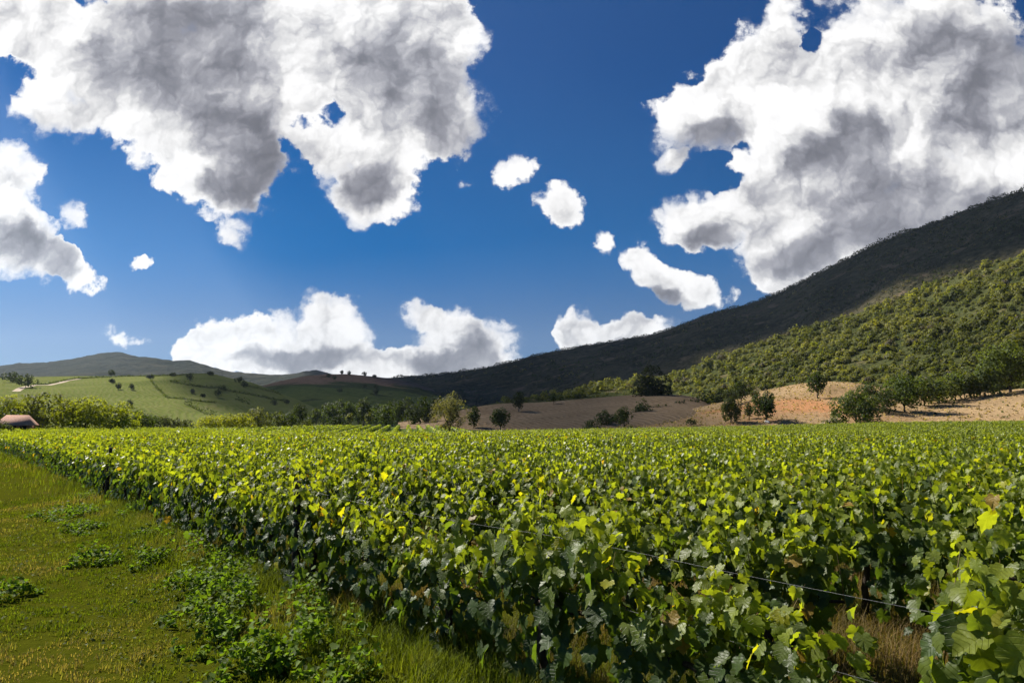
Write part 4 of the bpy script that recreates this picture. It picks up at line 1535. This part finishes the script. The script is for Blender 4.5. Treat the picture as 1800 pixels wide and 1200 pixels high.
# ------------------------------------------------------------------ forest on the right-hand slope: one mass of crowns
rng = np.random.default_rng(21)
CR = []
for i in range(8):
    m = 150
    d = unit(rng.normal(0, 1, (m, 3)))
    d[:, 2] = np.abs(d[:, 2])
    lob = unit(rng.normal(0, 1, (6, 3))); lob[:, 2] = np.abs(lob[:, 2])
    bumpy = 0.66 + 0.48 * np.max(np.maximum(d @ lob.T, 0) ** 6, axis=1)
    P = d * (bumpy * rng.uniform(0.62, 1.12, m))[:, None] * np.array([1, 1, 1.05])
    CR.append((P, d))
AV, AF, AT = [], [], []
ao = 0
cnt = 0
for uu in np.arange(770, 1960, 6.0):
    for vv in np.arange(425, 740, 4.2):
        u, v = uu + rng.uniform(-6, 6), vv + rng.uniform(-4, 4)
        hit = drop(u, v)
        if not hit or hit[2] != 'hillside':
            continue
        p, dist = hit[0], hit[1]
        dens = vnoise2(np.array([p.x / 38]), np.array([p.y / 38]), 7)[0]
        if rng.random() < 0.12 + 0.45 * (dens < 0.30):
            continue
        s = dist / FPX
        up = max(0.0, (600 - v) / 200)
        rad = (2.4 + 7.5 * rng.random() ** 2.4) * s * (1.7 if rng.random() < 0.035 else 1.0) * (1.0 - 0.25 * min(up, 1))
        P, d = CR[rng.integers(0, 8)]
        m = int(len(P) * (1.0 if u > 1150 else 0.6))
        sel = rng.permutation(len(P))[:m]
        a = rng.uniform(0, 6.28)
        c, sn = math.cos(a), math.sin(a)
        Rm = np.array([[c, -sn, 0], [sn, c, 0], [0, 0, 1]])
        Pw = (P[sel] @ Rm.T) * rad * np.array([1, 1, rng.uniform(.7, 1.15)]) + np.array([p.x, p.y, p.z + rad * 0.15])
        dw = d[sel] @ Rm.T
        k = np.clip(0.75 * vnoise2(np.array([p.x / 30]), np.array([p.y / 30 + p.z / 15]), 17)[0] + 0.5 * rng.random() - 0.12, 0, 1)
        base = np.array([0.055, 0.070, 0.020]) * (1 - k) + np.array([0.185, 0.185, 0.055]) * k
        if rng.random() < 0.05:
            base = np.array([0.12, 0.11, 0.085])
        if rng.random() < 0.05:
            base = np.array([0.13, 0.145, 0.03])
        col = base * rng.uniform(0.65, 1.35, (m, 1))
        V, F, T, _ = leaves(T_LOW, Pw, dw + rng.normal(0, .35, (m, 3)), rng.normal(0, 1, (m, 3)), rad * rng.uniform(.16, .42, m), col, rng)
        AV.append(V.astype(np.float32)); AF.append(F + ao); AT.append(T)
        ao += len(V)
        cnt += 1
print('forest crowns', cnt)
tag(link('forest', mesh_np('forest', np.concatenate(AV), np.concatenate(AF), M_TREE, np.concatenate(AT))),
    'dense scrubby woodland covering the sunlit right-hand slope', 'forest', kind='stuff')
# ------------------------------------------------------------------ the house behind the vines
def box(x0, x1, y0, y1, z0, z1):
    V = np.array([(x, y, z) for z in (z0, z1) for y in (y0, y1) for x in (x0, x1)], float)
    F = np.array([(0, 2, 3, 1), (4, 5, 7, 6), (0, 1, 5, 4), (2, 6, 7, 3), (0, 4, 6, 2), (1, 3, 7, 5)])
    return V, F


M_WALL = simple_mat('plaster', (0.24, 0.12, 0.075), (0.32, 0.17, 0.11), 2.0)
M_ROOF = simple_mat('clay tiles', (0.30, 0.15, 0.10), (0.46, 0.27, 0.19), 5.0, stretch=(1, .25, 1))
M_DARK = simple_mat('dark opening', (0.02, 0.018, 0.015), (0.035, 0.03, 0.025), 3.0, rough=.4)
M_WOOD = simple_mat('dark wood', (0.05, 0.032, 0.02), (0.09, 0.06, 0.04), 6.0)
hp = at_dist(29, 757, 169)
house = bpy.data.objects.new('house', None)
COL.objects.link(house)
house.location = (hp.x, hp.y, float(ground_z(hp.x, hp.y)))
house.rotation_euler = (0, 0, R(22))
tag(house, 'small house with a faded red tiled roof half hidden by trees', 'house')
HZ = at_dist(29, 747, 169).z - house.location.z
RZ = at_dist(29, 729, 169).z - house.location.z
link('wall', mesh_np('wall', *box(-2.6, 2.6, -2.4, 2.4, -0.3, HZ)[:1], box(0, 1, 0, 1, 0, 1)[1], M_WALL), house)
e = 0.5
hx, hy = 2.6 + e, 2.4 + e
rv = np.array([(-hx, -hy, HZ - .1), (hx, -hy, HZ - .1), (hx, hy, HZ - .1), (-hx, hy, HZ - .1), (-1.9, 0, RZ), (1.9, 0, RZ),
               (-hx, -hy, HZ + .06), (hx, -hy, HZ + .06), (hx, hy, HZ + .06), (-hx, hy, HZ + .06)], float)
link('roof', mesh_np('roof', rv, [np.array([(6, 7, 5, 4), (8, 9, 4, 5), (0, 1, 7, 6), (1, 2, 8, 7), (2, 3, 9, 8), (3, 0, 6, 9), (3, 2, 1, 0)]), np.array([(7, 8, 5), (9, 6, 4)])], M_ROOF), house)
for x in (-1.6, 1.6):
    f = link('window', mesh_np('window', *join([box(x - .6, x + .6, -2.45, -2.39, 1.0, 1.1), box(x - .6, x + .6, -2.45, -2.39, 2.1, 2.2), box(x - .6, x - .5, -2.45, -2.39, 1.1, 2.1), box(x + .5, x + .6, -2.45, -2.39, 1.1, 2.1)]), M_WOOD), house)
    link('pane', mesh_np('pane', *box(x - .5, x + .5, -2.42, -2.395, 1.1, 2.1), M_DARK), f)
link('door', mesh_np('door', *box(-.5, .5, -2.45, -2.39, 0, 2.1), M_WOOD), house)

# ------------------------------------------------------------------ pale boulders at the field edge
M_STONE = simple_mat('pale stone', (0.45, 0.43, 0.39), (0.70, 0.68, 0.64), 3.0, bump=.6, dist=.1)


def boulder(u, v, w, label, on=None, dist=None, seed=1, m=None, flat=.6):
    rng = np.random.default_rng(seed)
    p = drop(u, v, on)[0] if dist is None else at_dist(u, v, dist)
    if dist is not None:
        p.z = float(ground_z(p.x, p.y))
    bm = bmesh.new()
    bmesh.ops.create_icosphere(bm, subdivisions=3, radius=1)
    r = w / 2 * (p - CAM).length / FPX
    for q in bm.verts:
        k = 1 + 0.28 * mnoise.noise(q.co * 1.3 + Vector((seed, 0, 0))) + 0.1 * mnoise.noise(q.co * 4)
        q.co = Vector((q.co.x * k * r, q.co.y * k * r * .8, q.co.z * k * r * flat))
    me = bpy.data.meshes.new('boulder')
    bm.to_mesh(me)
    bm.free()
    me.materials.append(m or M_STONE)
    o = link('boulder', me, loc=(p.x, p.y, p.z + r * flat * .4), rz=rng.uniform(0, 6))
    tag(o, label, 'boulder')


boulder(1349, 743, 11, 'pale white boulder under the lobed green tree on the stubble', on=['ploughed_field_'], seed=2)
boulder(1093, 749, 8, 'small pale boulder under the round tree with a visible trunk', dist=206, seed=3)
boulder(1505, 752, 16, 'brown earth-coloured boulder at the foot of the largest rounded tree', dist=193, seed=4, flat=.45,
        m=simple_mat('brown stone', (0.16, 0.12, 0.08), (0.28, 0.21, 0.14), 3.0))


# ------------------------------------------------------------------ tracks laid on the slopes
def track(pts, wpx, name, m, on, lift=0.12):
    L, Rr = [], []
    for i in range(len(pts) - 1):
        (u0, v0), (u1, v1) = pts[i], pts[i + 1]
        for t in np.arange(0, 1, 0.12):
            hit = drop(u0 + (u1 - u0) * t, v0 + (v1 - v0) * t, on)
            if hit:
                L.append(hit[0])
    V, F = [], []
    n = len(L)
    for i, p in enumerate(L):
        a, b = L[max(0, i - 1)], L[min(n - 1, i + 1)]
        t = (b - a); t.z = 0
        t.normalize()
        sd_ = Vector((t.y, -t.x, 0)) * (wpx if isinstance(wpx, (int, float)) else wpx[0] + (wpx[1] - wpx[0]) * i / n)
        for k in (-1, 0, 1):
            q = p + sd_ * k
            V.append((q.x, q.y, max(height(q.x, q.y), p.z - 3) + lift))
    for i in range(n - 1):
        for k in (0, 1):
            F.append((3 * i + k, 3 * i + k + 1, 3 * i + k + 4, 3 * i + k + 3))
    tag(link(name, mesh_np(name, np.array(V), np.array(F), m, smooth=True)), kind='structure')


M_TRACK = simple_mat('dirt track', (0.34, 0.25, 0.16), (0.50, 0.40, 0.28), 0.6, bump=.3)
track([(28, 688), (34, 684), (40, 681), (60, 677), (85, 677), (105, 673), (120, 668.5), (140, 666)], 2.6, 'track', M_TRACK, HL)
track([(1437, 749), (1448, 745), (1462, 738), (1473, 730)], (1.3, 0.7), 'track', M_TRACK, ['ploughed_field_'], 0.06)

# ------------------------------------------------------------------ second vineyard block beyond the big tree: rows seen end on
BD = Vector((ray(715, 745).x, ray(715, 745).y, 0)).normalized()
BN = Vector((BD.y, -BD.x, 0))
rng = np.random.default_rng(4)
row_kinds = []
RL = 100
for i in range(4):
    m = 4200
    P = np.stack([rng.uniform(0, RL, m), rng.normal(0, 0.18, m), rng.uniform(0.3, 1.4, m)], -1)
    N_ = np.stack([rng.normal(0, .5, m), P[:, 1] * 3 + rng.normal(0, .3, m), rng.uniform(.2, 1, m)], -1)
    V, F, T, _ = leaves(T_LOW, P, N_, rng.normal(0, 1, (m, 3)) + np.array([0, 0, -1]), rng.uniform(.22, .38, m), vine_tints(P[:, 2], rng) * 1.05, rng)
    row_kinds.append(mesh_np('vine_row', V, F, M_LEAFB, T))
cB = at_dist(690, 750, 125)
for i, kx in enumerate(np.arange(-42, 18, 3.0)):
    p = Vector((cB.x, cB.y, 0)) + BN * float(kx)
    q = p + BD * RL
    z0, z1 = float(ground_z(p.x, p.y)), float(ground_z(q.x, q.y))
    o = link('vine_row', row_kinds[i % 4], loc=(p.x, p.y, z0))
    o.rotation_euler = (0, -math.atan2(z1 - z0, RL), math.atan2(BD.y, BD.x))
    tag(o, 'distant trimmed vine row running away from the camera, left of the big feathery tree', 'vine row', 'distant vine rows seen end on')

# ------------------------------------------------------------------ clouds overhead (out of the picture) that shade the mountain and the hills
def shade_cloud(pts, H, thick, seed, amp, mat):
    """a cumulus bank whose shadow falls where pts lie; pts are places on the land"""
    poly = []
    for p in pts:
        t = (H - p[2]) / SUN_DIR.z
        poly.append((p[0] + SUN_DIR.x * t, p[1] + SUN_DIR.y * t))
    poly = np.array(poly)
    lo, hi = poly.min(0), poly.max(0)
    nx = 110
    xs, ys = np.linspace(lo[0] - 100, hi[0] + 100, nx), np.linspace(lo[1] - 100, hi[1] + 100, nx)
    X, Y = np.meshgrid(xs, ys)
    # signed distance to the outline
    dmin = np.full(X.shape, 1e9)
    inside = np.zeros(X.shape, bool)
    for (x0, y0), (x1, y1) in zip(poly, np.roll(poly, -1, axis=0)):
        ex, ey = x1 - x0, y1 - y0
        t = np.clip(((X - x0) * ex + (Y - y0) * ey) / (ex * ex + ey * ey + 1e-9), 0, 1)
        dmin = np.minimum(dmin, np.hypot(X - x0 - t * ex, Y - y0 - t * ey))
        cr = ((y0 > Y) != (y1 > Y)) & (X < ex * (Y - y0) / (ey + 1e-12) + x0)
        inside ^= cr
    sdist = np.where(inside, dmin, -dmin) + amp * fbm(X / 160, Y / 160, 4, seed)
    t = np.sqrt(np.clip(sdist, 0, 600) / 600)
    topz = H + thick * t * (0.8 + 0.4 * fbm(X / 220, Y / 220, 4, seed + 1))
    botz = H - 20 * t
    live = sdist > 0
    idx = -np.ones(X.shape, int)
    idx[live] = np.arange(live.sum())
    Vt = np.stack([X[live], Y[live], topz[live]], -1)
    Vb = np.stack([X[live], Y[live], botz[live]], -1)
    a, b, c, d = idx[:-1, :-1], idx[:-1, 1:], idx[1:, 1:], idx[1:, :-1]
    ok = (a >= 0) & (b >= 0) & (c >= 0) & (d >= 0)
    Ft = np.stack([a[ok], b[ok], c[ok], d[ok]], -1)
    n = len(Vt)
    V = np.concatenate([Vt, Vb])
    F = np.concatenate([Ft, Ft[:, ::-1] + n])
    tag(link('cloud', mesh_np('cloud', V, F, mat, smooth=True)), kind='structure')


def cloud_mat(thin):
    """thin clouds let part of the sun through"""
    m, nt, b = new_mat('cloud white')
    b.inputs['Base Color'].default_value = (0.85, 0.86, 0.88, 1)
    b.inputs['Roughness'].default_value = 1
    b.inputs['Specular IOR Level'].default_value = 0
    t = nt.nodes.new('ShaderNodeBsdfTransparent')
    mx = nt.nodes.new('ShaderNodeMixShader')
    mx.inputs[0].default_value = math.sqrt(thin)        # top and underside both count
    nt.links.new(b.outputs[0], mx.inputs[1])
    nt.links.new(t.outputs[0], mx.inputs[2])
    nt.links.new(mx.outputs[0], nt.nodes['Material Output'].inputs['Surface'])
    return m


def land(u, v, on=None):
    return tuple(drop(u, v, on)[0])


CLOUD_H = 6000
MS = ['mountainside']
# the mountain, down to a line just above the sunlit wooded slope
m0 = [land(1150, 652, MS), land(1250, 628, MS), land(1330, 606, MS), land(1480, 560, MS), land(1620, 510, MS), land(1790, 450, MS), land(1990, 395, MS)]
shade_cloud([(-1100, 3600, 100), (-260, 1500, 20), (-150, 1250, 20), (150, 750, 20), (330, 640, 40)] + m0 + [(2300, 900, 400), (2600, 3000, 600), (-900, 4200, 300)], CLOUD_H, 500, 3, 45, cloud_mat(0.05))
# hills in the middle and the brown slope below them
h0 = [land(272, 664, HL), land(285, 690, HL), land(318, 712, HL), land(395, 731, HL)]
shade_cloud(h0 + [(-110, 430, 2), (-40, 345, 2), (-8, 200, 2), (34, 186, 3), (56, 222, 6), (62, 285, 12), (96, 360, 20), (60, 470, 20), (60, 900, 20), (-60, 1600, 60), (-900, 1700, 80), (-650, 1150, 60)], 2500, 300, 8, 22, cloud_mat(0.17))

# straw tufts standing on the stubble field
rng = np.random.default_rng(14)
P, S = [], []
while len(P) < 9000:
    x, y = rng.uniform(25, 260), rng.uniform(150, 330)
    if abs(x / y) > 0.85:
        continue
    h = BV['ploughed_field_'].ray_cast(Vector((x, y, 500)), Vector((0, 0, -1)))
    g = float(ground_z(x, y))
    if h[0] is None or h[0].z < g - 0.1 or vnoise2(np.array([x / 5]), np.array([y / 5]), 3)[0] < 0.35 * rng.random():
        P.append((0, 0, -50)); S.append(0.01)
        continue
    P.append((x, y, h[0].z + 0.08)); S.append(rng.uniform(0.22, 0.75))
P, S = np.array(P), np.array(S)
k = P[:, 2] > -40
P, S = P[k], S[k]
n = len(P)
col = np.where(rng.random((n, 1)) < 0.08, np.array([0.12, 0.13, 0.05]), np.array([0.46, 0.35, 0.20])) * rng.uniform(0.5, 1.3, (n, 1))
P = np.repeat(P, 3, axis=0) + rng.normal(0, .12, (3 * n, 3)) * np.array([1, 1, .3])
V, F, T, _ = leaves(T_LOW, P, rng.normal(0, 1, (3 * n, 3)), np.array([0, 0, 1]) + rng.normal(0, .5, (3 * n, 3)), np.repeat(S, 3) * 0.8, np.repeat(col, 3, axis=0), rng)
tag(link('stubble', mesh_np('stubble', V, F, M_GRASS, T)), 'dry straw tufts standing on the bare right-hand field', 'stubble', kind='stuff')

# ------------------------------------------------------------------ the air
hm = bpy.data.materials.new('haze')
hm.use_nodes = True
hn = hm.node_tree
hn.nodes.remove(hn.nodes['Principled BSDF'])
pv = hn.nodes.new('ShaderNodeVolumePrincipled')
pv.inputs['Color'].default_value = (0.66, 0.80, 1.0, 1)
pv.inputs['Density'].default_value = 2.7e-5
pv.inputs['Anisotropy'].default_value = 0.3
hn.links.new(pv.outputs[0], hn.nodes['Material Output'].inputs['Volume'])
hv, hf = box(-9000, 9000, -9000, 9000, -3.0, 1150.0)
haze = link('haze', mesh_np('haze', hv, hf, hm))
tag(haze, 'thin blue air in front of the far hills', 'haze', kind='stuff')
